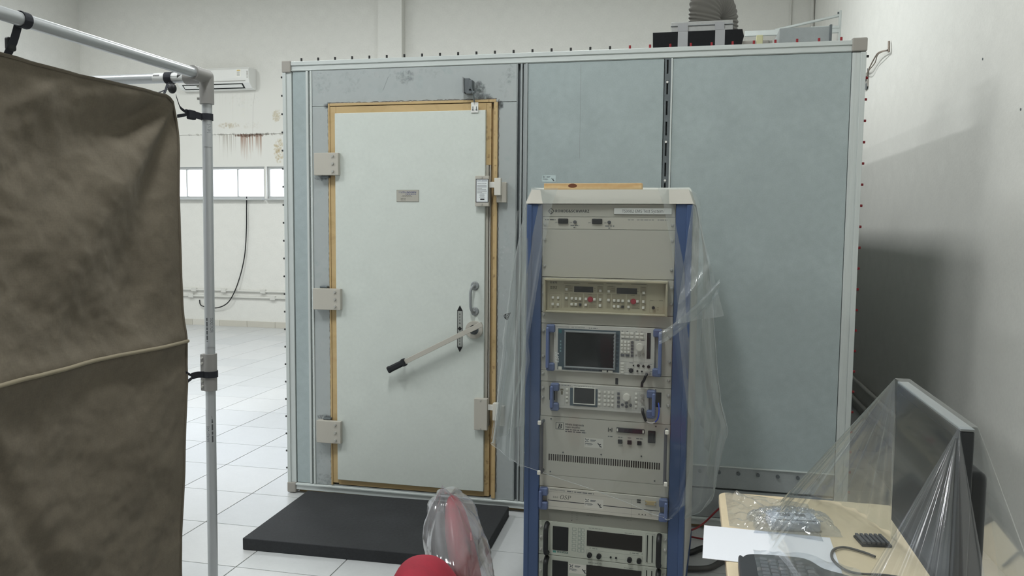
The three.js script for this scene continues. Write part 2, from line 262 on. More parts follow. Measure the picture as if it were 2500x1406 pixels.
// ------------------------------------------------------------------ shielded chamber
const CZ = -3.98, CX0 = -0.6925;
{
  const c = thing('shielded_chamber', 'large steel shielded test chamber with pale panels and a heavy white door', 'chamber', [CX0, 0, CZ]);
  const T = g => g.translate(-CX0, 0, 0);
  const P = (name, geos, m, label) => part(name, T(Array.isArray(geos) ? merge(geos) : geos), m, c, label);
  const L = -2.15, Rr = 0.765, H = 2.355;
  P('chamber_body', metreUV(box(L + 0.02, Rr - 0.02, 0.03, H - 0.02, -5.4, -0.03), 1.5), M.galv);
  P('plinth', box(L + 0.05, Rr - 0.05, 0, 0.03, -5.35, -0.035), M.plywood, 'bare plywood strip under the chamber');
  // outer frame rails with a stepped profile
  P('top_rail', [rbox(L + 0.05, Rr - 0.06, 2.303, H, -0.05, 0.0, 0.002), rbox(L + 0.05, Rr - 0.06, 2.333, H - 0.001, 0.0, 0.006, 0.002), rbox(L + 0.05, Rr - 0.06, 2.306, 2.310, 0, 0.004, 0.001)], M.aluWhite);
  P('side_rail', [rbox(L, L + 0.05, 0.06, 2.3, -0.05, 0, 0.002), rbox(L, L + 0.02, 0.06, 2.3, 0, 0.006, 0.002)], M.aluWhite);
  P('side_rail', [rbox(Rr - 0.06, Rr, 0.06, 2.3, -0.05, 0, 0.002), rbox(Rr - 0.024, Rr, 0.06, 2.3, 0, 0.006, 0.002)], M.aluWhite);
  P('bottom_rail', [rbox(L + 0.05, Rr - 0.06, 0.022, 0.06, -0.05, 0.002, 0.002), rbox(L + 0.05, Rr - 0.06, 0.05, 0.058, 0.0, 0.012, 0.002)], M.aluWhite);
  for (const [x0, x1, y0, y1] of [[L - 0.002, L + 0.05, 2.297, 2.36], [Rr - 0.064, Rr + 0.002, 2.303, 2.364], [L - 0.002, L + 0.05, 0.005, 0.062], [Rr - 0.064, Rr + 0.002, 0.005, 0.062]]) P('corner_cap', rbox(x0, x1, y0, y1, -0.055, 0.01, 0.006, 2), M.cap, 'dull grey corner cap');
  // edge screws every 0.1 m
  for (let i = 0; i < 29; i++) { const x = L + 0.1 + i * 0.0967; P('screw', rod([x, H - 0.002, -0.02], [x, H + 0.019, -0.02], 0.0055, 8), x > -0.35 ? M.screwRed : M.screwDark); }
  for (let i = 0; i < 23; i++) { const y = 2.278 - i * 0.0975; P('screw', rod([L + 0.002, y, -0.02], [L - 0.02, y, -0.02], 0.0055, 8), M.screwDark); P('screw', rod([Rr - 0.002, y + 0.006, -0.02], [Rr + 0.014, y + 0.006, -0.02], 0.006, 8), i ? M.screwRed : M.screwDark); }
  // narrow panel left of the door, with two channels and a dark joint
  P('wall_panel', metreUV(rbox(L + 0.055, -2.016, 0.062, 2.302, -0.03, -0.004, 0.002), 1.5), M.panel);
  P('joint_channel', [rbox(-2.016, -2.003, 0.062, 2.302, -0.03, 0.004, 0.002)], M.aluWhite);
  P('joint_channel', [rbox(-1.993, -1.981, 0.062, 2.302, -0.03, 0.004, 0.002)], M.aluWhite);
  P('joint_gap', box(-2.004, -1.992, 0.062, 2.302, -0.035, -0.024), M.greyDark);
  for (let i = 0; i < 40; i++) P('rivet', rod([-1.998, 0.1 + i * 0.055, -0.014], [-1.998, 0.1 + i * 0.055, -0.007], 0.0028, 6), M.screwSteel);
  // door surround: galvanised sheets with handling smudges
  const sx0 = -1.98, sx1 = -0.866, sy0 = 0.06, sy1 = 2.302;
  const smudge = canvasTex(700, 1400, (g, W, Hh) => {
    g.fillStyle = '#acb2b2'; g.fillRect(0, 0, W, Hh);
    const X = x => (x - sx0) / (sx1 - sx0) * W, Y = y => (sy1 - y) / (sy1 - sy0) * Hh;
    for (let i = 0; i < 2600; i++) { const v = rnd(); g.fillStyle = v < 0.5 ? `rgba(90,96,98,${0.03 * rnd()})` : `rgba(215,220,220,${0.05 * rnd()})`; g.beginPath(); g.ellipse(rnd() * W, rnd() * Hh, rr(2, 16), rr(2, 12), rnd() * 3, 0, 7); g.fill(); }
    const blot = (x, y, rx, ry, n, a) => { for (let i = 0; i < n; i++) { const q = rnd() * 6.283, d = Math.sqrt(rnd()); g.fillStyle = `rgba(54,58,60,${a * rr(0.2, 1)})`; g.beginPath(); g.ellipse(X(x + Math.cos(q) * d * rx), Y(y + Math.sin(q) * d * ry), rr(1, 8), rr(1, 5), rnd() * 3, 0, 7); g.fill(); } };
    blot(-1.46, 2.255, 0.05, 0.035, 120, 0.1); blot(-1.55, 2.275, 0.35, 0.018, 100, 0.05); blot(-1.92, 2.24, 0.05, 0.06, 60, 0.07); blot(-1.78, 2.23, 0.07, 0.05, 60, 0.05); blot(-1.06, 2.17, 0.03, 0.05, 200, 0.16); blot(-1.03, 2.135, 0.04, 0.02, 120, 0.18);
    blot(-0.9, 2.25, 0.02, 0.05, 50, 0.08); blot(-0.93, 2.2, 0.03, 0.06, 30, 0.05); blot(-0.95, 2.1, 0.012, 0.02, 80, 0.16); blot(-1.89, 2.118, 0.02, 0.012, 80, 0.2); blot(-1.93, 1.74, 0.04, 0.012, 60, 0.16); blot(-1.94, 0.08, 0.06, 0.04, 90, 0.1); blot(-1.95, 0.25, 0.03, 0.12, 50, 0.06); blot(-1.93, 0.44, 0.04, 0.01, 60, 0.18); blot(-0.92, 1.3, 0.03, 0.5, 90, 0.04);
    g.strokeStyle = 'rgba(70,74,76,.5)'; g.lineWidth = 1.2; g.beginPath(); g.moveTo(X(-1.55), Y(2.26)); g.lineTo(X(-1.58), Y(2.19)); g.stroke();
    g.fillStyle = 'rgba(215,220,220,.22)'; for (let i = 0; i < 60; i++) { g.beginPath(); g.arc(X(rr(-0.955, -0.88)), Y(rr(0.5, 1.4)), rr(0.8, 2.4), 0, 7); g.fill(); }
    g.strokeStyle = 'rgba(60,50,40,.55)'; g.lineWidth = 2; for (const s of [0, 1]) { g.beginPath(); for (let x = -1.89; x < -0.96; x += 0.01) g.lineTo(X(x), Y(2.131 + rr(-0.003, 0.004))); g.stroke(); g.beginPath(); for (let y = 0.1; y < 2.13; y += 0.012) g.lineTo(X(-0.96 + rr(-0.002, 0.003)), Y(y)); g.stroke(); g.beginPath(); for (let y = 0.1; y < 2.13; y += 0.012) g.lineTo(X(-1.889 + rr(-0.003, 0.002)), Y(y)); g.stroke(); }
  });
  const surround = std('#ffffff', 0.42, { metalness: 0.12, map: smudge });
  const S = (x0, x1, y0, y1, z1 = 0) => P('surround_panel', frontUV(rbox(x0, x1, y0, y1, -0.03, z1, 0.0015), sx0, sx1, sy0, sy1), surround, 'smudged galvanised sheet around the door');
  S(-1.98, -0.867, 2.1165, 2.302); S(-1.98, -1.8875, 0.062, 2.1145); S(-0.9625, -0.867, 0.062, 2.1145); S(-1.8865, -0.9635, 0.06, 0.0665);
  // brass contact frame round the door
  const brassT = canvasTex(256, 1024, (g, W, Hh) => {
    g.fillStyle = '#c0a679'; g.fillRect(0, 0, W, Hh);
    for (let i = 0; i < 900; i++) { g.fillStyle = rnd() < 0.6 ? `rgba(110,76,30,${0.06 * rnd()})` : `rgba(236,206,150,${0.08 * rnd()})`; g.beginPath(); g.ellipse(rnd() * W, rnd() * Hh, rr(2, 24), rr(2, 10), rnd() * 3, 0, 7); g.fill(); }
    for (let i = 0; i < 160; i++) { g.fillStyle = `rgba(60,36,14,${0.3 * rnd()})`; const x = W * (0.93 + 0.06 * rnd()); g.fillRect(x, rnd() * Hh, rr(1, 3), rr(1, 9)); }
  });
  const brass = std('#ffffff', 0.5, { map: brassT });
  const bx0 = -1.887, bx1 = -0.963, by0 = 0.067, by1 = 2.1285;
  const B = (x0, x1, y0, y1, z0, z1) => P('contact_strip', frontUV(rbox(x0, x1, y0, y1, z0, z1, 0.0015), bx0, bx1, by0, by1), brass, 'tan brass contact strip');
  B(bx0, bx0 + 0.009, by0, by1, -0.02, 0.008); B(bx0 + 0.0095, bx1 - 0.009, by1 - 0.013, by1, -0.02, 0.008); B(bx1 - 0.02, bx1, by0, by1 - 0.0135, -0.02, 0.008);
  B(bx0 + 0.0095, -1.8435, 0.08, 2.112, -0.02, 0.004); B(-1.843, -1.0225, 2.0755, 2.112, -0.02, 0.004); B(-1.843, -1.0225, 0.072, 0.1025, -0.02, 0.004);
  B(-1.022, -0.996, 1.8, 2.112, -0.02, 0.004); B(-1.022, -0.996, 0.075, 0.45, -0.02, 0.004);
  P('edge_channel', [rbox(-1.022, -1.008, 0.451, 1.8, -0.02, 0.006, 0.001), rbox(-1.004, -0.998, 0.451, 1.8, -0.02, 0.003, 0.001)], M.hinge, 'worn grey edge strip of the door latch side');
  P('frame_groove', box(-1.02, -0.983, 0.075, 2.112, -0.029, -0.021), brass);
  // door leaf
  const door = P('door', metreUV(rbox(-1.843, -1.0225, 0.103, 2.075, -0.02, 0.022, 0.003), 1.7), M.door, 'plain pale greenish white door leaf');
  const hingeAt = (x0, x1, y0, y1, up) => {
    const h = group('hinge', c, [-CX0, 0, 0], 'beige hinge block with three screws');
    part('hinge_plate', [rbox(x0, x1, y0, y1, 0.0225, 0.05, 0.003)], M.hinge, h);
    part('hinge_base', rbox(x0 - 0.006, x0 + 0.06, y0 + 0.004, y1 - 0.004, 0, 0.022, 0.002), M.hinge, h);
    for (let i = 0; i < 3; i++) { const y = lerp(y0 + 0.02, y1 - 0.018, i / 2); part('screw', rod([x1 - 0.03, y, 0.045], [x1 - 0.03, y, 0.058], 0.009, 10, 0.006), M.screwSteel, h); }
    const py = up ? y1 : y0 - 0.012; part('pivot_stub', rbox(x0 + 0.03, x0 + 0.075, py, py + 0.012, 0.004, 0.03, 0.004), M.steelDark, h);
  };
  hingeAt(-1.951, -1.812, 1.75, 1.868, false); hingeAt(-1.965, -1.806, 1.036, 1.15, true); hingeAt(-1.953, -1.811, 0.31, 0.432, true);
  // name plate
  const plateT = canvasTex(512, 256, (g, W, Hh) => { g.fillStyle = '#b5b2a8'; g.fillRect(0, 0, W, Hh); g.strokeStyle = '#8d8a80'; g.lineWidth = 6; g.strokeRect(3, 3, W - 6, Hh - 6); g.fillStyle = '#8a8c94'; for (let i = 0; i < 4; i++) g.fillRect(52 + i * 14, 26, 8, 46); g.fillStyle = '#222c6c'; g.font = 'italic bold 52px sans-serif'; g.fillText('ETS·LINDGREN', 108, 72, 344); bars(g, 210, 98, 240, 11, '#3a3f7c'); bars(g, 140, 130, 200, 8, '#55554f'); bars(g, 120, 150, 240, 8, '#55554f'); g.fillStyle = '#111'; g.font = 'bold 22px sans-serif'; g.fillText('MODEL NO.', 98, 190, 130); g.fillText('SERIAL NO.', 98, 224, 130); });
  P('name_plate', frontUV(rbox(-1.498, -1.376, 1.613, 1.674, 0.022, 0.0245, 0.001), -1.498, -1.376, 1.613, 1.674), std('#ffffff', 0.4, { metalness: 0.2, map: plateT }), 'silver maker plate in the middle of the door');
  // pull handle
  const hd = group('pull_handle', c, [-CX0, 0, 0], 'grey metal pull handle with round flanges');
  part('handle_bar', tube([[-1.073, 1.184, 0.024], [-1.076, 1.183, 0.05], [-1.083, 1.165, 0.062], [-1.085, 1.118, 0.064], [-1.083, 1.07, 0.062], [-1.076, 1.053, 0.05], [-1.073, 1.052, 0.024]], 0.0075, 40, 10), M.greyPaint, hd);
  for (const y of [1.184, 1.052]) { part('flange', rod([-1.073, y, 0.022], [-1.073, y, 0.03], 0.023, 20, 0.019), M.greyPaint, hd); for (const k of [0, 1, 2]) { const a = k * 2.09 + 1.57; part('screw', rod([-1.073 + Math.cos(a) * 0.016, y + Math.sin(a) * 0.016, 0.028], [-1.073 + Math.cos(a) * 0.016, y + Math.sin(a) * 0.016, 0.0315], 0.003, 6), M.screwSteel, hd); } }
  // lever
  const lv = group('door_lever', c, [-CX0, 0, 0], 'long grey lever with a black rubber grip');
  const ringS = new THREE.Shape(); ringS.absarc(0, 0, 0.045, 0, Math.PI * 2); const hole = new THREE.Path(); hole.absarc(0, 0, 0.026, 0, Math.PI * 2, true); ringS.holes.push(hole);
  part('escutcheon', new THREE.ExtrudeGeometry(ringS, { depth: 0.012, bevelEnabled: true, bevelSize: 0.001, bevelThickness: 0.001, bevelSegments: 1, curveSegments: 28 }).translate(-1.074, 0.957, 0.022), M.hinge, lv);
  part('spindle', [rod([-1.074, 0.957, 0.0225], [-1.074, 0.957, 0.03], 0.026, 24), rod([-1.074, 0.957, 0.022], [-1.074, 0.957, 0.068], 0.016, 20)], M.greyDark, lv);
  const la = Math.atan2(0.994 - 0.775, -1.011 + 1.436), LC = Math.cos(la), LS = Math.sin(la), z0 = 0.068;
  const alongLever = g => g.rotateZ(la).translate(-1.445, 0.775, 0);
  part('lever_bar', alongLever(rbox(0.0, 0.478, -0.0125, 0.0125, z0, z0 + 0.012, 0.0015)), M.hinge, lv);
  part('grip', alongLever(merge([rbox(-0.088, 0.012, -0.017, 0.017, z0 - 0.009, z0 + 0.021, 0.011, 3), rbox(-0.004, 0.014, -0.0205, 0.0205, z0 - 0.012, z0 + 0.024, 0.006, 2), rbox(-0.094, -0.076, -0.0185, 0.0185, z0 - 0.011, z0 + 0.023, 0.009, 2)])), M.rubber, lv, 'black rubber grip');
  // OPEN / CLOSE strip with pointed ends
  const ocT = canvasTex(96, 816, (g, W, Hh) => { g.fillStyle = '#0e1012'; g.fillRect(0, 0, W, Hh); g.fillStyle = '#9a9d98'; g.fillRect(9, 98, W - 18, 262); g.fillRect(9, 448, W - 18, 272); g.fillStyle = '#9a9d98'; g.fillRect(9, 355, W - 18, 98); g.fillStyle = '#0e1012'; g.beginPath(); g.moveTo(48, 366); g.lineTo(86, 406); g.lineTo(48, 446); g.lineTo(10, 406); g.fill(); g.font = 'bold 40px sans-serif'; g.textAlign = 'center'; [...'OPEN'].forEach((ch, i) => g.fillText(ch, 48, 170 + i * 52)); [...'CLOSE'].forEach((ch, i) => g.fillText(ch, 48, 496 + i * 48)); });
  P('open_close_strip', frontUV(prism([[-1.1525, 1.081], [-1.167, 1.053], [-1.167, 0.864], [-1.1525, 0.836], [-1.138, 0.864], [-1.138, 1.053]], 0.022, 0.0232), -1.167, -1.138, 0.836, 1.081), std('#ffffff', 0.5, { map: ocT }), 'black and grey pointed OPEN CLOSE strip');
  // latch boxes on the closing side
  const labelT = canvasTex(256, 512, (g, W, Hh) => { g.fillStyle = '#1a2028'; g.fillRect(0, 0, W, Hh); g.fillStyle = '#dfe3e4'; g.fillRect(14, 14, W - 28, Hh - 28); g.fillStyle = '#888c94'; for (let i = 0; i < 4; i++) g.fillRect(28 + i * 6, 32, 4, 24); g.fillStyle = '#1c2148'; g.font = 'italic bold 30px sans-serif'; g.fillText('ETS·LINDGREN', 52, 56, 180); bars(g, 34, 100, 190, 9, '#222'); for (let i = 0; i < 16; i++) { g.fillStyle = '#555'; const c = i > 10; g.fillRect(c ? 70 + (i % 3) * 8 : 28, 130 + i * 18, c ? 110 - (i % 3) * 12 : 180 + (i * 37) % 20 - (i % 5 === 4 ? 90 : 0), 6); } g.fillStyle = '#222'; g.fillRect(92, 430, 84, 28); });
  const latch = (x0, x1, y0, y1, label, withLabel) => {
    const b = group('latch_box', c, [-CX0, 0, 0], label);
    part('box_body', rbox(x0, x1, y0, y1, 0.022, 0.052, 0.003), M.hinge, b);
    if (withLabel) part('box_label', frontUV(box(x0 + 0.004, x1 - 0.002, y0 + 0.02, y1 - 0.016, 0.052, 0.0528), x0 + 0.004, x1 - 0.002, y0 + 0.02, y1 - 0.016), std('#ffffff', 0.5, { map: labelT }), b, 'white instruction label with dark border');
    for (const y of [y0 + 0.01, y1 - 0.008]) part('screw', rod([(x0 + x1) / 2, y, 0.05], [(x0 + x1) / 2, y, 0.055], 0.004, 8), M.screwSteel, b);
    part('bolt_tab', rbox(x1, x1 + 0.03, y1 - 0.06, y1 - 0.031, 0.03, 0.042, 0.002), M.white, b);
  };
  latch(-1.067, -0.995, 1.59, 1.744, 'latch box with a printed label at eye height', true); latch(-1.067, -0.996, 0.438, 0.603, 'plain latch box low on the door', false);
  const keeper = (x0, x1, y0, y1) => { const k = group('latch_keeper', c, [-CX0, 0, 0]); part('keeper_cover', rbox(x0, x1, y0, y1, 0.03, 0.06, 0.003), M.offwhite, k, 'cream cover'); part('keeper_base', rbox(x0 + 0.005, x1 + 0.022, y0 - 0.035, y1 - 0.02, 0, 0.03, 0.003), M.hinge, k); };
  keeper(-0.966, -0.932, 1.645, 1.732); keeper(-0.966, -0.934, 0.495, 0.585);
  // limit switch over the door with its hanging arm and tag
  const sw = group('limit_switch', c, [-CX0, 0, 0], 'grey limit switch above the door');
  part('switch_body', [rbox(-1.131, -1.102, 2.16, 2.232, 0.0, 0.04, 0.004), rbox(-1.104, -1.086, 2.175, 2.222, 0.0, 0.05, 0.004), rbox(-1.12, -1.09, 2.152, 2.17, 0.0, 0.045, 0.004)], M.greyDark, sw);
  part('cover_plate', prism([[-1.131, 2.158], [-1.133, 2.235], [-1.14, 2.24], [-1.14, 2.162]], 0.0, 0.045), M.greyPaint, sw, 'grey edge plate');
  part('roller_arm', [rod([-1.092, 2.19, 0.05], [-1.078, 2.15, 0.05], 0.004, 8), rod([-1.078, 2.15, 0.05], [-1.078, 2.112, 0.035], 0.004, 8), rod([-1.085, 2.16, 0.045], [-1.068, 2.16, 0.055], 0.007, 10)], M.steelDark, sw);
  const tag = group('striker_tag', c, [-CX0, 0, 0], 'white slotted tag at the door top');
  part('tag_plate', rbox(-1.097, -1.059, 2.061, 2.113, 0.022, 0.028, 0.002), M.plasticWhite, tag); for (const x of [-1.087, -1.068]) part('tag_screw', [rod([x, 2.076, 0.027], [x, 2.076, 0.031], 0.004, 8), box(x - 0.002, x + 0.002, 2.079, 2.092, 0.0275, 0.0285)], M.greyDark, tag);
  // joint right of the door
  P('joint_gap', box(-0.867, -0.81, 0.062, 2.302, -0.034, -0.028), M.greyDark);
  P('joint_channel', [rbox(-0.866, -0.862, 0.062, 2.302, -0.03, 0.002, 0.001), rbox(-0.848, -0.838, 0.062, 2.302, -0.03, 0.002, 0.002), rbox(-0.834, -0.824, 0.062, 2.302, -0.03, -0.004, 0.002), rbox(-0.824, -0.811, 0.062, 2.302, -0.03, 0.003, 0.002)], M.galv);
  P('wall_panel', metreUV(rbox(-0.81, -0.142, 0.325, 2.302, -0.03, -0.003, 0.002), 1.5), M.panel);
  P('wall_panel', metreUV(rbox(-0.1, Rr - 0.062, 0.325, 2.302, -0.03, -0.003, 0.002), 1.5), M.panel);
  P('kick_panel', metreUV(rbox(-0.81, Rr - 0.062, 0.215, 0.323, -0.03, 0.0, 0.002), 1.5), M.galv); P('kick_panel', metreUV(rbox(-0.81, Rr - 0.062, 0.062, 0.205, -0.03, -0.004, 0.002), 1.5), M.galv);
  P('kick_ledge', rbox(-0.81, Rr - 0.062, 0.321, 0.327, -0.01, 0.008, 0.002), M.aluWhite);
  for (let i = 0; i < 16; i++) P('bolt', rod([-0.75 + i * 0.092, 0.295, 0], [-0.75 + i * 0.092, 0.295, 0.012], 0.009, 6), M.steelDark);
  // slotted strut between the two large panels
  const slots = [], hs = new THREE.Shape([[-0.139, 0.325], [-0.109, 0.325], [-0.109, 2.302], [-0.139, 2.302]].map(p => new THREE.Vector2(...p)));
  for (let y = 2.23; y > 0.4; y -= 0.098) { const q = new THREE.Path(); q.moveTo(-0.1295, y); q.lineTo(-0.1215, y); q.lineTo(-0.1215, y + 0.066); q.lineTo(-0.1295, y + 0.066); hs.holes.push(q); }
  P('slotted_strut', new THREE.ExtrudeGeometry(hs, { depth: 0.006, bevelEnabled: false }).translate(0, 0, -0.006), M.steelDark, 'dark slotted steel strut');
  P('strut_back', box(-0.14, -0.102, 0.325, 2.302, -0.03, -0.026), M.greyDark); P('strut_edge', rbox(-0.1085, -0.1005, 0.325, 2.302, -0.03, 0.004, 0.001), M.aluWhite);
  for (const y of [2.19, 1.905, 1.72]) P('bolt', rod([-0.1255, y, -0.004], [-0.1255, y, 0.005], 0.0055, 10), M.white);
  // inventory sticker
  P('inventory_sticker', frontUV(box(-0.732, -0.664, 1.715, 1.748, -0.003, -0.0022), -0.732, -0.664, 1.715, 1.748), assetMat('#b9c8c8'), 'small printed inventory sticker');
  for (const [x, y0, y1] of [[-0.546, 1.83, 2.29]]) P('drip_mark', rbox(x, x + 0.0015, y0, y1, -0.003, -0.0026, 0.0001), M.greyPaint);
}
function assetMat(bg) {
  return std('#ffffff', 0.5, { map: canvasTex(256, 128, (g, W, H) => { g.fillStyle = bg; g.fillRect(0, 0, W, H); assetPrint(g, 8, 6, 1); }) });
}
function assetPrint(g, x, y, s) {                                 // star mark, text lines and a crossed tool mark
  g.save(); g.translate(x, y); g.scale(s, s); g.fillStyle = '#20262a'; g.strokeStyle = '#20262a'; g.lineWidth = 9;
  for (const [a, b] of [[4, 6], [50, 8], [46, 46], [6, 48]]) { g.beginPath(); g.moveTo(28, 28); g.lineTo(a, b); g.stroke(); }
  g.fillStyle = '#cfd4d2'; g.beginPath(); g.arc(28, 28, 7, 0, 7); g.fill(); g.fillStyle = '#444a4e';
  g.fillRect(72, 16, 74, 7); g.fillRect(72, 28, 62, 7); g.fillRect(2, 62, 90, 5); g.fillRect(2, 72, 104, 5); g.fillRect(2, 84, 8, 5); g.fillRect(34, 84, 56, 5);
  g.strokeStyle = '#20262a'; g.lineWidth = 10; g.beginPath(); g.moveTo(172, 50); g.quadraticCurveTo(182, 84, 214, 66); g.moveTo(186, 72); g.lineTo(214, 104); g.moveTo(196, 100); g.lineTo(226, 102); g.stroke();
  g.restore();
}

// ------------------------------------------------------------------ equipment rack
const RX = -0.2926, RZ = -2.9146, RT = -2.6 * R;
const rackThing = (name, label, cat, y = 0, grp) => thing(name, label, cat, [RX, y, RZ], RT, grp);
const screwGeo = merge([rod([0, 0, 0], [0, 0, 0.003], 0.0065, 10, 0.0055), rod([0, 0, 0.003], [0, 0, 0.0055], 0.0045, 8, 0.003)]);
function screwsOn(parent, list) { for (const [x, y] of list) { const s = part('rack_screw', screwGeo, M.screwSteel, parent); s.position.set(x, y, 0.0025); } }
function bars(g, x, y, w, h = 5, col = '#6a6c6c') { g.fillStyle = col; let q = x; while (q < x + w) { const k = Math.min(rr(1.5, 5) * h, x + w - q); g.fillRect(q, y - h, k, h); q += k + h * 0.8; } }
const txt = (g, s, x, y, font, col = '#2a2d30', mw) => { g.fillStyle = col; g.font = font; g.fillText(s, x, y, mw); };
{
  const r = rackThing('equipment_rack', 'tall grey equipment rack with blue front posts under a plastic sheet', 'rack');
  for (const s of [-1, 1]) {
    const a = s < 0 ? -0.3 : 0.2425, b = s < 0 ? -0.2425 : 0.3;
    part('front_post', [rbox(a, b, 0.08, 1.577, -0.04, 0.010, 0.004, 2), rbox(s < 0 ? a : b - 0.02, s < 0 ? a + 0.02 : b, 0.08, 1.575, -0.06, 0.014, 0.004, 2)], M.blue, r, 'blue vertical post');
    part('side_panel', rbox(s < 0 ? -0.298 : 0.292, s < 0 ? -0.292 : 0.298, 0.08, 1.577, -0.78, -0.06, 0.002), M.rackSide, r);
  }
  part('rear_panel', rbox(-0.29, 0.29, 0.08, 1.577, -0.79, -0.78, 0.002), M.rackSide, r);
  part('base_plinth', rbox(-0.3, 0.3, 0.05, 0.105, -0.79, 0.0, 0.004), M.blueDark, r);
  for (const x of [-0.25, 0.25]) for (const z of [-0.06, -0.7]) part('castor', rod([x - 0.012, 0.027, z], [x + 0.012, 0.027, z], 0.027, 16), M.black, r);
  // top cover with sloping sides
  { const w0 = 0.303, w1 = 0.284, y0 = 1.578, y1 = 1.629, zf0 = 0.016, zf1 = 0.004, zb = -0.79;
    const g = new THREE.BoxGeometry(1, 1, 1), p = g.attributes.position; for (let i = 0; i < p.count; i++) { const up = p.getY(i) > 0, x = Math.sign(p.getX(i)) * (up ? w1 : w0); p.setXYZ(i, x, up ? y1 : y0, p.getZ(i) > 0 ? (up ? zf1 : zf0) : zb); } g.computeVertexNormals();
    part('top_cover', g, M.rackCap, r, 'pale sloping top cover'); }
  // title strip
  const tT = canvasTex(1024, 100, (g, W, H) => { g.fillStyle = '#bbb8ad'; g.fillRect(0, 0, W, H); g.strokeStyle = '#23272b'; g.lineWidth = 5; g.beginPath(); g.moveTo(66, 32); g.lineTo(90, 56); g.lineTo(66, 80); g.lineTo(42, 56); g.closePath(); g.stroke(); txt(g, 'R', 50, 62, 'bold 22px sans-serif'); txt(g, 'S', 64, 72, 'bold 22px sans-serif'); txt(g, 'ROHDE&SCHWARZ', 98, 66, 'bold 31px sans-serif', '#23272b', 272); });
  const band = (name, y0, y1, m, label) => part(name, frontUV(rbox(-0.2413, 0.2413, y0 + 0.0006, y1 - 0.0006, -0.003, 0.0025, 0.0008), -0.2413, 0.2413, y0, y1), m, r, label);
  band('title_panel', 1.530, 1.5765, std('#ffffff', 0.5, { map: tT }), 'panel with diamond logo lettering');
  const sT = canvasTex(1024, 110, (g, W, H) => { g.fillStyle = '#dfdfdb'; g.fillRect(0, 0, W, H); g.strokeStyle = '#b0aea6'; g.lineWidth = 6; g.strokeRect(3, 3, W - 6, H - 6); g.textAlign = 'center'; txt(g, 'TS9982 EMS Test System', W / 2, 78, '66px sans-serif', '#33373a', 800); });
  part('title_sign', frontUV(rbox(0.022, 0.229, 1.5395, 1.5635, 0.0025, 0.007, 0.002, 2), 0.022, 0.229, 1.5395, 1.5635), std('#ffffff', 0.4, { map: sT }), r, 'white sign reading TS9982 EMS Test System');
  // power switch strip
  const pT = canvasTex(1024, 98, (g, W, H) => { g.fillStyle = '#c2beb2'; g.fillRect(0, 0, W, H); bars(g, 18, 28, 84, 8, '#3a3d3f'); txt(g, 'OFF', 98, 50, '12px sans-serif'); txt(g, 'ON', 216, 50, '12px sans-serif'); txt(g, 'OFF', 360, 50, '12px sans-serif'); txt(g, 'ON', 486, 50, '12px sans-serif'); for (const [x, y, w] of [[222, 72, 70], [246, 88, 24], [494, 74, 70], [518, 90, 24]]) bars(g, x, y, w, 8, '#6a6c6c'); for (const [x, w] of [[668, 44], [736, 128], [892, 76]]) bars(g, x, 24, w, 7, '#8c8c88'); });
  band('switch_panel', 1.4845, 1.530, std('#ffffff', 0.5, { map: pT }), 'narrow panel with two black rocker switches');
  for (const x of [-0.164, -0.038]) { part('rocker_switch', rbox(x - 0.019, x + 0.019, 1.5045, 1.524, 0.002, 0.008, 0.003), M.black, r); part('indicator_lamp', [rod([x + 0.044, 1.511, 0.002], [x + 0.044, 1.511, 0.006], 0.0065, 14), rod([x + 0.044, 1.511, 0.006], [x + 0.044, 1.511, 0.009], 0.003, 10)], M.keyDark, r); }
  screwsOn(r, [[-0.232, 1.502], [0.232, 1.502]]);
  const plain = [[1.3075, 1.4845], [1.1335, 1.1765], [0.9145, 0.957], [0.5115, 0.5575], [0.3785, 0.4245]];
  for (const [y0, y1] of plain) band('blank_panel', y0, y1, M.rack);
  screwsOn(r, [[-0.232, 1.447], [0.232, 1.447], [-0.232, 1.348], [0.232, 1.343], [-0.234, 1.165], [-0.233, 0.944], [0.232, 0.944]]);
  for (const [x, y] of [[0.044, 0.93]]) part('cable_slot', rbox(x - 0.005, x + 0.006, y - 0.012, y + 0.012, 0.0, 0.0035, 0.004), M.black, r);
  { const dT = canvasTex(1024, 98, (g, W, H) => { g.fillStyle = '#bdbfb3'; g.fillRect(0, 0, W, H); for (let k = 0; k < 4; k++) { g.fillStyle = '#8a8d84'; g.fillRect(262, 16 + k * 16, 14, 3); g.fillRect(302, 16 + k * 16, 18, 3); } g.fillStyle = '#333'; g.beginPath(); g.arc(268, 76, 5, 0, 7); g.fill(); bars(g, 386, 24, 130, 6, '#8a8d84'); bars(g, 706, 30, 40, 6, '#8a8d84'); });
    band('print_panel', 0.3785 - 0.0005, 0.4245, std('#ffffff', 0.5, { map: dT })); }
}
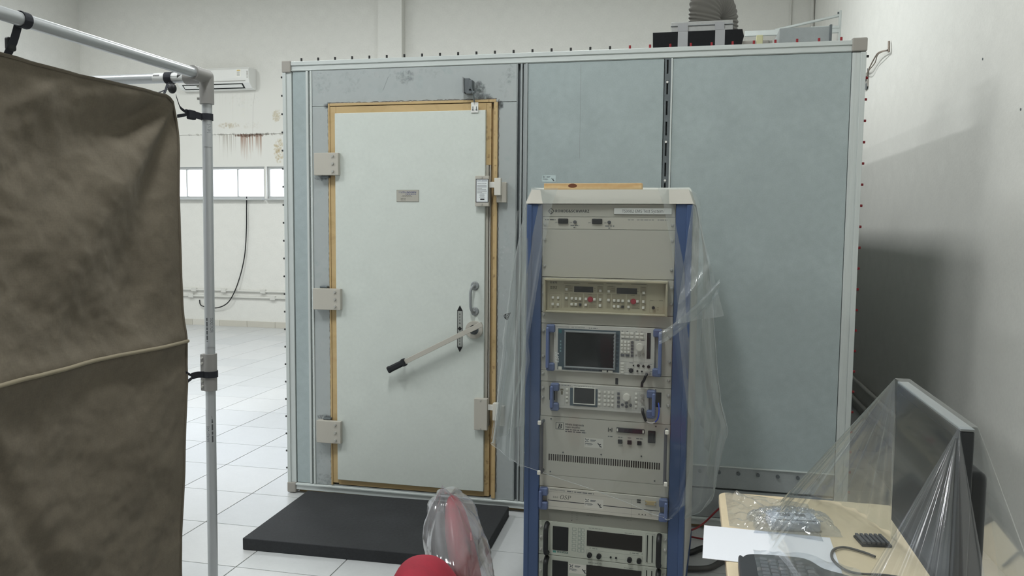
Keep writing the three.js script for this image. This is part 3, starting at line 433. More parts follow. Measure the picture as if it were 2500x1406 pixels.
// instruments; local origin: middle of the bottom edge of the front panel
function casing(o, h, w = 0.43, d = 0.42, m = M.rackSide) { part('casing', rbox(-w / 2, w / 2, 0.004, h - 0.004, -d, -0.004, 0.003), m, o); }
function face(o, name, x0, x1, y0, y1, z0, z1, tex, rough = 0.5, label, rad = 0.0015) { const f = part(name, frontUV(rbox(x0, x1, y0, y1, z0, z1, rad, 2), x0, x1, y0, y1), tex.isMaterial ? tex : std('#ffffff', rough, { map: tex }), o, label); if (name === 'front_panel') fronts.set(o, f); return f; }
const fronts = new Map();
function keys(o, name, list, w, h, m, z, d = 0.003) { const g = rbox(-w / 2, w / 2, -h / 2, h / 2, 0, d, 0.0012); for (const [x, y] of list) { const k = part(name, g, m, fronts.get(o) || o); k.position.set(x, y, z); } }
function knobAt(o, x, y, z, r, d, m, name = 'knob') { part(name, [rod([x, y, z], [x, y, z + d], r, 24, r * 0.9), rod([x - r * 0.35, y - r * 0.2, z + d], [x - r * 0.35, y - r * 0.2, z + d + 0.0006], r * 0.16, 10)], m, fronts.get(o) || o); }
function blueHandle(o, x, y0, y1, s, m) {                          // moulded corner handle: two claws and a grip bar; s = side
  part('handle', [rbox(x - 0.016, x + 0.016, y1 - 0.03, y1, 0, 0.026, 0.006, 2), rbox(x - 0.016, x + 0.016, y0, y0 + 0.03, 0, 0.026, 0.006, 2), rbox(x + s * 0.010 - 0.006, x + s * 0.010 + 0.006, y0 + 0.01, y1 - 0.01, 0.006, 0.034, 0.005, 2)], m, o, 'blue plastic handle');
}
{ // position controller
  const h = 0.130, o = rackThing('position_controller', 'olive grey two-display position controller with white and red buttons', 'instrument', 1.1770);
  casing(o, h); face(o, 'rack_plate', -0.2413, 0.2413, 0.0006, h - 0.0006, -0.003, 0.0015, M.rack);
  const U = X => -0.222 + (X - 20) / 2310 * 0.436, V = (X, Y) => 0.122 - (Y - 20 - 0.0155 * X) / 640 * 0.119;
  const T = canvasTex(1160, 316, (g, W, H) => {
    g.fillStyle = '#aea78f'; g.fillRect(0, 0, W, H);
    const gx = X => (X - 20) / 2310 * W, gy = (X, Y) => (Y - 20 - 0.0155 * X) / 640 * H;
    const blk = (X0, Y0, X1, Y1, c) => { g.fillStyle = c; g.fillRect(gx(X0), gy(X0, Y0), gx(X1) - gx(X0), gy(X0, Y1) - gy(X0, Y0)); };
    const ln = (X0, Y0, X1, Y1, c = '#8d8775') => { g.strokeStyle = c; g.lineWidth = 2; g.strokeRect(gx(X0), gy(X0, Y0), gx(X1) - gx(X0), gy(X0, Y1) - gy(X0, Y0)); };
    g.fillStyle = '#5b594c'; for (let i = 0; i < 3; i++) g.fillRect(gx(90) + i * 7, gy(90, 62), 4, 22); txt(g, 'ETS', gx(140), gy(140, 104), 'italic bold 26px sans-serif', '#2f2e28', 50); for (const q of [172, 192, 212]) bars(g, gx(90), gy(90, q), 70, 6, '#55523f');
    ln(80, 305, 320, 590);
    for (const d of [0, 830]) { const s = d ? 0 : 0; ln(360 + d, 95, 1150 + d, 590 + s, '#9b957f'); for (const [a, b, c, e] of [[380, 140, 545, 270], [1020, 145, 1135, 270], [375, 295, 460, 580], [480, 295, 745, 580], [765, 295, 1020, 580], [1040, 295, 1135, 580]]) blk(a + d, b, c + d, e, '#98917a');
      g.fillStyle = '#55523f'; for (const [a, b, wd] of [[400, 145, 100], [1040, 155, 80], [385, 303, 60], [580, 308, 50], [840, 312, 80], [1055, 318, 60], [395, 430, 40], [520, 455, 200], [520, 560, 180], [790, 460, 210], [860, 520, 140], [860, 545, 130], [860, 570, 150], [470, 190, 60], [470, 235, 60], [960, 190, 30], [960, 235, 30]]) g.fillRect(gx(a + d), gy(a + d, b), wd / 2310 * W, 3); g.fillRect(gx(370 + d), gy(370 + d, 92), 150, 4); g.fillRect(gx(840 + d), gy(840 + d, 96), 150, 4); }
    ln(2035, 415, 2290, 650); g.fillStyle = '#55523f'; for (const [a, b, wd] of [[2040, 410, 60], [2210, 410, 70], [2170, 548, 35], [2170, 590, 35]]) g.fillRect(gx(a), gy(a, b), wd / 2310 * W, 4);
  });
  face(o, 'front_panel', -0.222, 0.214, 0.003, 0.122, 0.0015, 0.006, T, 0.55);
  part('bezel', [rbox(-0.226, 0.222, 0.1175, 0.1265, 0.0015, 0.03, 0.003), rbox(-0.226, 0.222, -0.0005, 0.0065, 0.0015, 0.024, 0.003), rbox(-0.231, -0.2225, 0.0, 0.126, 0.0015, 0.028, 0.003), rbox(0.2145, 0.223, 0.0, 0.126, 0.0015, 0.028, 0.003)], M.olive, o);
  const wk = [], rk = [], dk = [];
  for (const [X, Y] of [[148, 385], [252, 388], [145, 520], [250, 525]]) wk.push([U(X), V(X, Y)]);
  for (const d of [0, 830]) { const k = d ? 26 - 0.0155 * d + 0 : 0; for (const [X, Y] of [[418, 218], [1085, 238], [416, 393], [527, 398], [608, 400], [690, 403], [806, 404], [970, 408], [1083, 413], [525, 514], [606, 516], [804, 522], [1082, 530]]) wk.push([U(X + d), V(X + d, Y + 0.0155 * d + k)]); rk.push([U(892 + d), V(892 + d, 412 + 0.0155 * d + k)]); dk.push([U(690 + d), V(690 + d, 519 + 0.0155 * d + k)]); }
  keys(o, 'button', wk, 0.0092, 0.0092, M.key, 0.006, 0.004); keys(o, 'dark_button', dk, 0.0098, 0.0098, M.black, 0.006, 0.003);
  for (const [x, y] of rk) part('stop_button', [rod([x, y, 0.006], [x, y, 0.011], 0.0078, 18), rod([x, y, 0.006], [x, y, 0.0072], 0.0105, 18)], M.red, o, 'round red stop button');
  for (const [X0, X1, Y] of [[568, 942, 212], [1400, 1790, 232]]) part('display', box(U(X0), U(X1), V(X0, Y) - 0.0105, V(X0, Y) + 0.0105, 0.006, 0.0068), M.blackGloss, o, 'dark number display');
  part('power_switch', [rod([U(2105), V(2105, 552), 0.006], [U(2105), V(2105, 552), 0.012], 0.0055, 14)], M.black, o);
  screwsOn(o, [[-0.235, 0.105], [-0.235, 0.07], [0.234, 0.1], [0.234, 0.045]]);
}
{ // test receiver
  const h = 0.1763, o = rackThing('test_receiver', 'large-screen test receiver with blue handles, keypad and tuning knob', 'instrument', 0.9570);
  casing(o, h); face(o, 'rack_plate', -0.2413, 0.2413, 0.0006, h - 0.0006, -0.003, 0.0015, M.rack);
  const T = canvasTex(1024, 480, (g, W, H) => {
    g.fillStyle = '#c9c7bf'; g.fillRect(0, 0, W, H); const gx = s => (s + 0.192) / 0.372 * W, gy = y => (0.174 - y) / 0.174 * H;
    g.fillStyle = '#4a5a63'; g.fillRect(gx(-0.176), gy(0.160), gx(0.054) - gx(-0.176), gy(0.006) - gy(0.160)); g.fillStyle = '#2f6c72'; g.fillRect(gx(-0.173), gy(0.156), 30, 36);
    txt(g, '◇ ROHDE&SCHWARZ  ·  EMI TEST RECEIVER', gx(-0.186), gy(0.164), '16px sans-serif', '#4c4e50', 330); bars(g, gx(-0.186) + 345, gy(0.164), 90, 8, '#6a6c6c');
    g.save(); g.translate(gx(-0.1765), gy(0.03)); g.rotate(-Math.PI / 2); txt(g, 'ESPI', 0, 14, 'italic bold 52px sans-serif', '#e3e5e2', 106); g.restore(); g.fillStyle = '#7d9aa0'; for (let i = 0; i < 4; i++) g.fillRect(gx(-0.168), gy(0.115 - i * 0.012), 14, 20);
    g.strokeStyle = '#8d8d88'; g.lineWidth = 2; for (const [a, b, c, d] of [[0.056, 0.158, 0.106, 0.048], [0.106, 0.158, 0.145, 0.13], [0.106, 0.13, 0.145, 0.05], [0.056, 0.048, 0.078, 0.008], [0.078, 0.048, 0.176, 0.008]]) g.strokeRect(gx(a), gy(b), gx(c) - gx(a), gy(d) - gy(b));
    g.fillStyle = '#66676a'; for (const [x, y, wd] of [[0.06, 0.1605, 12], [0.078, 0.1605, 14], [0.11, 0.1605, 14], [0.13, 0.1605, 14], [0.06, 0.1325, 100], [0.11, 0.129, 36], [0.13, 0.129, 34], [0.125, 0.044, 50], [0.158, 0.044, 40], [0.085, 0.024, 60], [0.155, 0.018, 50], [0.09, 0.0455, 40]]) g.fillRect(gx(x), gy(y), wd, 5);
    g.fillStyle = '#33404a'; for (let i = 0; i < 8; i++) g.fillRect(gx(0.0405), gy(0.146 - i * 0.0155), 26, 30); for (let i = 0; i < 6; i++) g.fillRect(gx(-0.142 + i * 0.024), gy(0.0155), 56, 20);
  });
  face(o, 'front_panel', -0.192, 0.180, 0.001, 0.175, 0.0015, 0.012, T);
  part('screen_bezel', [rbox(-0.151, 0.040, 0.148, 0.155, 0.012, 0.018, 0.002), rbox(-0.151, 0.040, 0.0155, 0.022, 0.012, 0.018, 0.002), rbox(-0.151, -0.145, 0.022, 0.148, 0.012, 0.018, 0.002), rbox(0.033, 0.040, 0.022, 0.148, 0.012, 0.018, 0.002)], M.greyPaint, o);
  part('screen', box(-0.145, 0.033, 0.022, 0.148, 0.012, 0.0135), M.screen, o, 'large dark blank screen');
  keys(o, 'soft_key', Array.from({ length: 9 }, (_, i) => [0.0355, 0.139 - i * 0.0135]), 0.007, 0.007, M.greyPaint, 0.014, 0.005);
  keys(o, 'soft_key', [[0.0, 0.0095], [0.022, 0.0095]], 0.017, 0.008, M.key, 0.012); keys(o, 'soft_key', [[-0.166, 0.012]], 0.014, 0.012, M.key, 0.012);
  const a = []; for (let r = 0; r < 2; r++) for (let k = 0; k < 3; k++) a.push([0.0645 + k * 0.0165, 0.1525 - r * 0.0125]); for (let r = 0; r < 2; r++) for (let k = 0; k < 2; k++) a.push([0.1165 + k * 0.0165, 0.1525 - r * 0.0125]); for (let r = 0; r < 4; r++) a.push([0.065, 0.041 - r * 0.0105]);
  keys(o, 'function_key', a, 0.0125, 0.0075, M.key, 0.012);
  const b = []; for (let r = 0; r < 4; r++) for (let k = 0; k < 3; k++) b.push([0.062 + k * 0.0125, 0.1215 - r * 0.0122]); keys(o, 'number_key', b, 0.0078, 0.0088, M.key, 0.012);
  keys(o, 'unit_key', Array.from({ length: 5 }, (_, r) => [0.0995, 0.1215 - r * 0.0122]), 0.0095, 0.009, M.keyDark, 0.012); keys(o, 'unit_key', [[0.065, 0.0728 - 0.0], [0.083, 0.0728]], 0.014, 0.009, M.keyDark, 0.012);
  knobAt(o, 0.127, 0.106, 0.012, 0.0135, 0.016, M.knob, 'tuning_knob'); keys(o, 'arrow_key', [[0.113, 0.078], [0.127, 0.083], [0.127, 0.073], [0.141, 0.078]], 0.007, 0.007, M.rackSide, 0.012);
  part('drive_slot', rbox(0.152, 0.1655, 0.064, 0.158, 0.012, 0.0135, 0.002), M.black, o);
  for (const [x, y, q] of [[0.123, 0.0375, 0.0052], [0.141, 0.036, 0.0045], [0.160, 0.0355, 0.0058], [0.097, 0.0175, 0.0085], [0.12, 0.017, 0.0035], [0.136, 0.0165, 0.0032], [0.105, 0.037, 0.0025]]) part('connector', [rod([x, y, 0.012], [x, y, 0.015], q, 16)], M.black, o);
  part('input_socket', [rod([0.157, 0.013, 0.012], [0.157, 0.013, 0.03], 0.0085, 16), rod([0.157, 0.013, 0.012], [0.157, 0.013, 0.018], 0.0105, 6)], M.screwSteel, o);
  blueHandle(o, -0.202, 0.001, 0.175, -1, M.blueGrey); blueHandle(o, 0.190, 0.001, 0.174, 1, M.blueGrey);
  screwsOn(o, [[-0.233, 0.148], [-0.233, 0.052], [0.232, 0.148], [0.232, 0.055]]);
  solo('test_lead', [tube([[0.157, 0.013, 0.03], [0.152, 0.004, 0.036], [0.146, -0.012, 0.03], [0.139, -0.024, 0.02], [0.137, -0.04, 0.012]].map(([x, y, z]) => [RX + x * Math.cos(RT) + z * Math.sin(RT), 0.957 + y, RZ - x * Math.sin(RT) + z * Math.cos(RT)]), 0.005, 30, 8)], M.cable, 'short black lead hanging from the test receiver socket', 'cable');
}
{ // signal generator
  const h = 0.132, o = rackThing('signal_generator', 'slim signal generator with small black screen and pale rotary knob', 'instrument', 0.7822);
  casing(o, h, 0.36, 0.4); face(o, 'rack_plate', -0.2413, 0.2413, 0.0006, h - 0.0006, -0.003, 0.0015, M.rack);
  const y0 = 0.036, y1 = 0.129, X0 = -0.176, X1 = 0.164;
  const U = X => -0.176 + (X - 285) / 1700 * 0.340, V = (X, Y) => 0.129 - (Y - 40 - 0.058 * (X - 285)) / 460 * 0.093;
  const T = canvasTex(1024, 280, (g, W, H) => { g.fillStyle = '#c4c2ba'; g.fillRect(0, 0, W, H); bars(g, 20, 24, 130, 8); bars(g, 190, 24, 230, 8, '#8a8b88'); g.strokeStyle = '#9a9a94'; g.lineWidth = 2; g.strokeRect(6, 36, W - 12, H - 66); for (const x of [86, 140, 480, 516, 700, 716, 860, 920]) { g.beginPath(); g.moveTo(x, 40); g.lineTo(x, H - 34); g.stroke(); } g.fillStyle = '#4a5a63'; g.fillRect(146, 42, 312, H - 78); g.fillStyle = '#6f6a58'; g.fillRect(36, 60, 34, 22); g.fillRect(42, 88, 22, 40); });
  face(o, 'front_panel', X0, X1, y0, y1, 0.0015, 0.010, T);
  part('screen_bezel', [rbox(-0.115, -0.032, 0.0555, 0.0585, 0.01, 0.015, 0.001), rbox(-0.115, -0.032, 0.117, 0.120, 0.01, 0.015, 0.001), rbox(-0.115, -0.1115, 0.0585, 0.117, 0.01, 0.015, 0.001), rbox(-0.0355, -0.032, 0.0585, 0.117, 0.01, 0.015, 0.001)], M.key, o); part('screen', box(-0.1115, -0.0355, 0.0585, 0.117, 0.01, 0.0115), M.screen, o, 'small black screen');
  const a = []; for (let r = 0; r < 4; r++) { a.push([-0.139, 0.108 - r * 0.0145]); a.push([-0.017, 0.106 - r * 0.0155]); a.push([0.117, 0.107 - r * 0.0155]); for (let k = 0; k < 3; k++) a.push([0.003 + k * 0.0143, 0.106 - r * 0.0155]); } keys(o, 'key', a, 0.0085, 0.0085, M.key, 0.01);
  keys(o, 'unit_key', Array.from({ length: 4 }, (_, r) => [0.053, 0.104 - r * 0.0155]), 0.0095, 0.0105, M.keyDark, 0.01);
  knobAt(o, 0.083, 0.094, 0.01, 0.0135, 0.016, M.knob, 'tuning_knob'); for (const [x, y] of [[0.068, 0.064], [0.083, 0.071], [0.083, 0.058], [0.098, 0.064]]) part('arrow_key', rod([x, y, 0.01], [x, y, 0.0135], 0.0055, 12), M.keyDark, o);
  for (const y of [0.104, 0.084]) part('status_knob', rod([0.139, y, 0.01], [0.139, y, 0.02], 0.0065, 14), M.cap, o); part('output_socket', [rod([0.143, 0.058, 0.01], [0.143, 0.058, 0.026], 0.0075, 16), rod([0.143, 0.058, 0.01], [0.143, 0.058, 0.016], 0.0095, 6)], M.screwSteel, o);
  for (const [x, xx] of [[-0.199, 0], [0.194, 0]]) part('cable_port', rbox(x - 0.009, x + 0.013, 0.062, 0.116, 0.001, 0.003, 0.01, 3), M.black, o, 'oval dark opening');
  blueHandle(o, -0.184, 0.026, 0.13, -1, M.blueGrey); blueHandle(o, 0.172, 0.022, 0.126, 1, M.blueGrey);
  for (const y of [0.124, 0.054]) for (const x of [-0.196, 0.186]) part('ear_screw', rod([x, y, 0.001], [x, y, 0.004], 0.003, 8), M.keyDark, o);
  screwsOn(o, [[-0.233, 0.106], [-0.233, 0.07], [0.232, 0.106], [0.232, 0.07]]);
  const W = p => [RX + p[0] * Math.cos(RT) + p[2] * Math.sin(RT), 0.7822 + p[1], RZ - p[0] * Math.sin(RT) + p[2] * Math.cos(RT)];
  const cb = thing('signal_cable', 'thin blue cable with black plug looping out of the signal generator', 'cable', [0, 0, 0]);
  part('plug_boot', tube([[0.143, 0.058, 0.026], [0.144, 0.048, 0.034], [0.150, 0.03, 0.034], [0.156, 0.014, 0.028]].map(W), 0.0048, 20, 8), M.cable, cb);
  part('white_sleeve', tube([[0.156, 0.014, 0.028], [0.166, 0.008, 0.026], [0.178, 0.007, 0.024], [0.188, 0.011, 0.022]].map(W), 0.0026, 20, 8), M.cableWhite, cb); part('cable_run', tube([[0.188, 0.011, 0.022], [0.197, 0.022, 0.02], [0.201, 0.045, 0.018], [0.2, 0.065, 0.012], [0.197, 0.078, 0.004]].map(W), 0.0026, 24, 8), M.cableBlue, cb, 'blue cable');
}
{ // power amplifier with vent slots
  const h = 0.2245, o = rackThing('power_amplifier', 'beige five-unit power amplifier with a row of vertical vent slots', 'instrument', 0.5577);
  casing(o, h);
  const T = canvasTex(1024, 476, (g, W, H) => { g.fillStyle = '#bbb8ad'; g.fillRect(0, 0, W, H); const gx = s => (s + 0.2413) / 0.4826 * W, gy = y => (0.2245 - y) / 0.2245 * H;
    g.strokeStyle = '#22252a'; g.lineWidth = 3; g.strokeRect(gx(-0.181), gy(0.203), 62, 54); txt(g, 'B', gx(-0.176), gy(0.18), 'italic bold 54px serif', '#16181a'); txt(g, 'BONN Elektronik', gx(-0.145), gy(0.194), 'bold 22px sans-serif', '#26292c', 150); txt(g, 'Power Amplifier', gx(-0.145), gy(0.185), 'bold 19px sans-serif', '#3a3d40', 120); bars(g, gx(-0.145), gy(0.1765), 160, 8, '#55585a'); bars(g, gx(-0.145), gy(0.169), 170, 8, '#55585a');
    for (const [q, w] of [[0.016, 36], [0.053, 40], [0.089, 30], [0.12, 50]]) bars(g, gx(q), gy(0.163), w, 6, '#55585a');
    assetSticker(g, gx(-0.07), gy(0.151), 0.6); });
  const hs = new THREE.Shape([[-0.2413, 0.0006], [0.2413, 0.0006], [0.2413, h - 0.0006], [-0.2413, h - 0.0006]].map(p => new THREE.Vector2(...p)));
  const NS = 50; for (let i = 0; i < NS; i++) { const x = -0.208 + i * (0.419 / NS), q = new THREE.Path(); q.moveTo(x, 0.054); q.lineTo(x + 0.0052, 0.054); q.lineTo(x + 0.0052, 0.0805); q.lineTo(x, 0.0805); hs.holes.push(q); }
  part('front_panel', frontUV(new THREE.ExtrudeGeometry(hs, { depth: 0.0055, bevelEnabled: false }).translate(0, 0, -0.003), -0.2413, 0.2413, 0, h), std('#ffffff', 0.5, { map: T }), o);
  part('vent_grille', [box(-0.21, 0.212, 0.05, 0.085, -0.0038, -0.0032), ...Array.from({ length: 9 }, (_, i) => box(-0.2, 0.205, 0.054 + i * 0.003, 0.055 + i * 0.003, -0.0033, -0.0026))], std('#3c2c28', 0.7), o);
  part('display', [rbox(0.047, 0.15, 0.183, 0.2015, 0.002, 0.007, 0.003)], M.black, o); part('display_glass', box(0.056, 0.141, 0.186, 0.1985, 0.007, 0.0078), std('#2b2630', 0.15), o, 'dim character display'); for (const x of [0.051, 0.145]) part('display_clip', rbox(x - 0.0025, x + 0.0025, 0.187, 0.198, 0.007, 0.009, 0.001), M.key, o);
  part('power_indicator', [rbox(0.016, 0.0185, 0.182, 0.198, 0.002, 0.004, 0.001), rbox(0.029, 0.0315, 0.182, 0.198, 0.002, 0.004, 0.001), rod([0.0238, 0.19, 0.002], [0.0238, 0.19, 0.005], 0.003, 10)], M.black, o);
  keys(o, 'menu_button', [[0.0615, 0.149], [0.096, 0.149], [0.132, 0.149]], 0.0155, 0.0155, M.black, 0.0025, 0.006);
  part('mains_switch', [rbox(0.1625, 0.1895, 0.1525, 0.198, 0.002, 0.006, 0.002), rbox(0.167, 0.185, 0.158, 0.193, 0.006, 0.011, 0.002)], M.black, o);
  for (const s of [-1, 1]) { const x = s * 0.234; part('carry_handle', [rbox(x - 0.0055 + (s < 0 ? 0.006 : -0.006), x + 0.0055 + (s < 0 ? 0.006 : -0.006), 0.012, 0.21, 0.026, 0.038, 0.004, 2)], M.keyDark, o, 'dark bar handle'); for (const y of [0.016, 0.206]) { part('handle_foot', rod([x - s * 0.006, y, 0.002], [x - s * 0.006, y, 0.03], 0.006, 12), M.steelDark, o); part('handle_cap', rbox(x - 0.008, x + 0.005, y - 0.008, y + 0.008, 0.036, 0.046, 0.003), M.key, o, 'white end cap'); } }
  for (const [x, y] of [[-0.2, 0.215], [0.19, 0.215], [-0.2, 0.012], [0.19, 0.012], [-0.152, 0.09], [-0.008, 0.094], [0.14, 0.1]]) part('panel_screw', rod([x, y, 0.002], [x, y, 0.0045], 0.003, 8), M.keyDark, o);
}
function assetSticker(g, x, y, s) { g.fillStyle = '#cfcdc4'; g.fillRect(x - 4, y - 4, 250 * s, 128 * s); assetPrint(g, x, y, s); }
{ // switch unit
  const h = 0.0868, o = rackThing('switch_unit', 'shallow switch unit with blue handles and a long black stripe', 'instrument', 0.4247);
  casing(o, h); face(o, 'rack_plate', -0.2413, 0.2413, 0.0006, h - 0.0006, -0.003, 0.0015, M.rack);
  const X0 = -0.211, X1 = 0.214;
  const T = canvasTex(1024, 206, (g, W, H) => { g.fillStyle = '#c6c3b8'; g.fillRect(0, 0, W, H); txt(g, '◇ ROHDE&SCHWARZ', 18, 26, '17px sans-serif', '#55585a', 150); bars(g, 186, 26, 56, 9, '#66686a'); bars(g, 252, 27, 180, 9, '#66686a'); g.strokeStyle = '#8d8c84'; g.lineWidth = 2; g.beginPath(); g.moveTo(0, 38); g.lineTo(W, 38); g.moveTo(0, 176); g.lineTo(W, 176); g.moveTo(770, 38); g.lineTo(770, 206); g.stroke(); txt(g, 'R&S', 56, 96, 'bold 24px serif', '#7a7a74'); txt(g, 'OSP', 116, 100, 'italic 54px serif', '#5d5d58', 110); g.fillStyle = '#33363a'; g.fillRect(8, 118, W - 20, 7); assetSticker(g, 352, 72, 0.68); for (const x of [838, 866, 894]) { g.fillStyle = '#222'; g.beginPath(); g.arc(x, 168, 5, 0, 7); g.fill(); } });
  face(o, 'front_panel', X0, X1, 0.001, 0.0855, 0.0015, 0.008, T);
  keys(o, 'usb_port', [[0.135, 0.07], [0.135, 0.062]], 0.014, 0.005, M.black, 0.008, 0.0015); part('data_socket', [rbox(0.158, 0.198, 0.055, 0.071, 0.008, 0.012, 0.005, 2)], std('#b9a67e', 0.5), o, 'beige data connector'); for (const x of [0.161, 0.195]) part('socket_screw', rod([x, 0.063, 0.012], [x, 0.063, 0.015], 0.003, 8), M.screwSteel, o);
  part('power_key', rod([0.178, 0.028, 0.008], [0.178, 0.028, 0.011], 0.006, 14), M.rackSide, o);
  blueHandle(o, -0.222, 0.001, 0.0855, -1, M.blueGrey); blueHandle(o, 0.225, 0.001, 0.0855, 1, M.blueGrey);
}
{ // two identical drawers of a broadband amplifier
  const mk = y => {
    const h = 0.133, o = rackThing('broadband_amplifier', y > 0.2 ? 'upper pale green amplifier drawer with black knobs and brown display' : 'lower pale green amplifier drawer with an inventory sticker beside its display', 'instrument', y, 'pale green amplifier drawers in the rack');
    casing(o, h);
    const T = canvasTex(1024, 282, (g, W, H) => { g.fillStyle = '#b7bbaf'; g.fillRect(0, 0, W, H); const gx = s => (s + 0.2413) / 0.4826 * W, gy = q => (0.133 - q) / 0.133 * H; g.strokeStyle = '#6d7a74'; g.lineWidth = 2.5;
      if (y > 0.2) { for (let k = 0; k < 6; k++) { const yy = 36 + k * 34; g.strokeRect(gx(-0.112), yy, 30, 22); g.strokeRect(gx(-0.09), yy - 3, 22, 28); g.strokeRect(gx(-0.077), yy, 22, 24); } g.fillStyle = '#4d8a80'; g.fillRect(gx(-0.186), gy(0.019), 26, 18); txt(g, 'MILMEGA', gx(-0.17), gy(0.011), 'bold 24px sans-serif', '#2c4c48', 92); } else assetSticker(g, gx(-0.122), gy(0.108), 0.62);
      bars(g, gx(-0.05), gy(0.1205), 110, 6, '#858a82'); bars(g, gx(0.085), gy(0.1165), 74, 6, '#858a82'); g.strokeStyle = '#7b8078'; g.lineWidth = 1.5; g.strokeRect(gx(-0.056), gy(0.036), gx(0.152) - gx(-0.056), 46); g.strokeRect(gx(0.163), gy(0.124), gx(0.195) - gx(0.163), gy(0.012) - gy(0.124)); for (const q of [-0.046, 0.105, 0.148]) { g.strokeStyle = '#6a6f68'; g.beginPath(); g.moveTo(gx(q), gy(0.042)); g.lineTo(gx(q) + 12, gy(0.042)); g.lineTo(gx(q) + 6, gy(0.042) - 11); g.closePath(); g.stroke(); } bars(g, gx(-0.035), gy(0.042), 40, 7, '#7b8078'); bars(g, gx(0.114), gy(0.042), 56, 7, '#7b8078'); });
    face(o, 'front_panel', -0.2413, 0.2413, 0.0006, h - 0.0006, -0.003, 0.0025, T);
    part('filter_window', rbox(-0.1875, -0.127, 0.022, 0.115, 0.002, 0.004, 0.003, 2), M.blackGloss, o, 'dark square window'); part('display', rbox(-0.0565, 0.15, 0.0525, 0.1125, 0.002, 0.004, 0.003, 2), M.screenBrown, o, 'wide brown-black display');
    if (y > 0.2) { for (const x of [-0.0445, -0.009, 0.1055, 0.1405]) knobAt(o, x, 0.0185, 0.0025, 0.0092, 0.014, M.black); for (const x of [0.035, 0.055]) part('small_socket', rod([x, 0.0185, 0.0025], [x, 0.0185, 0.006], 0.0037, 12), M.black, o); }
    for (const x of [0.169, 0.1875]) part('latch_slot', box(x - 0.0018, x + 0.0018, 0.016, 0.118, 0.0024, 0.0034), M.slot, o);
    for (const x of [-0.2085, 0.2125]) part('drawer_handle', tube([[x, 0.009, 0.002], [x, 0.012, 0.018], [x, 0.025, 0.03], [x, 0.066, 0.032], [x, 0.107, 0.03], [x, 0.119, 0.018], [x, 0.122, 0.002]], 0.0098, 40, 10), M.black, o, 'thick black bow handle');
    screwsOn(o, [[-0.233, 0.108], [-0.233, 0.068], [-0.233, 0.02], [0.233, 0.108], [0.233, 0.068]]);
    return o;
  };
  mk(0.2452); mk(0.1118);
}
// wooden batten on the rack
{
  const b = rackThing('wooden_batten', 'short pine batten with a dark knot lying on top of the rack', 'batten', 1.6292);
  part('batten_wood', metreUV(rbox(-0.241, 0.119, 0, 0.0235, -0.05, -0.008, 0.0015), 3), M.wood, b);
  part('wood_knot', new THREE.SphereGeometry(0.013, 14, 8, 0, Math.PI * 2, 0, Math.PI / 2).scale(1.5, 0.03, 0.68).rotateX(Math.PI / 2).translate(-0.133, 0.0143, -0.0082), M.knot, b, 'dark brown knot');
}
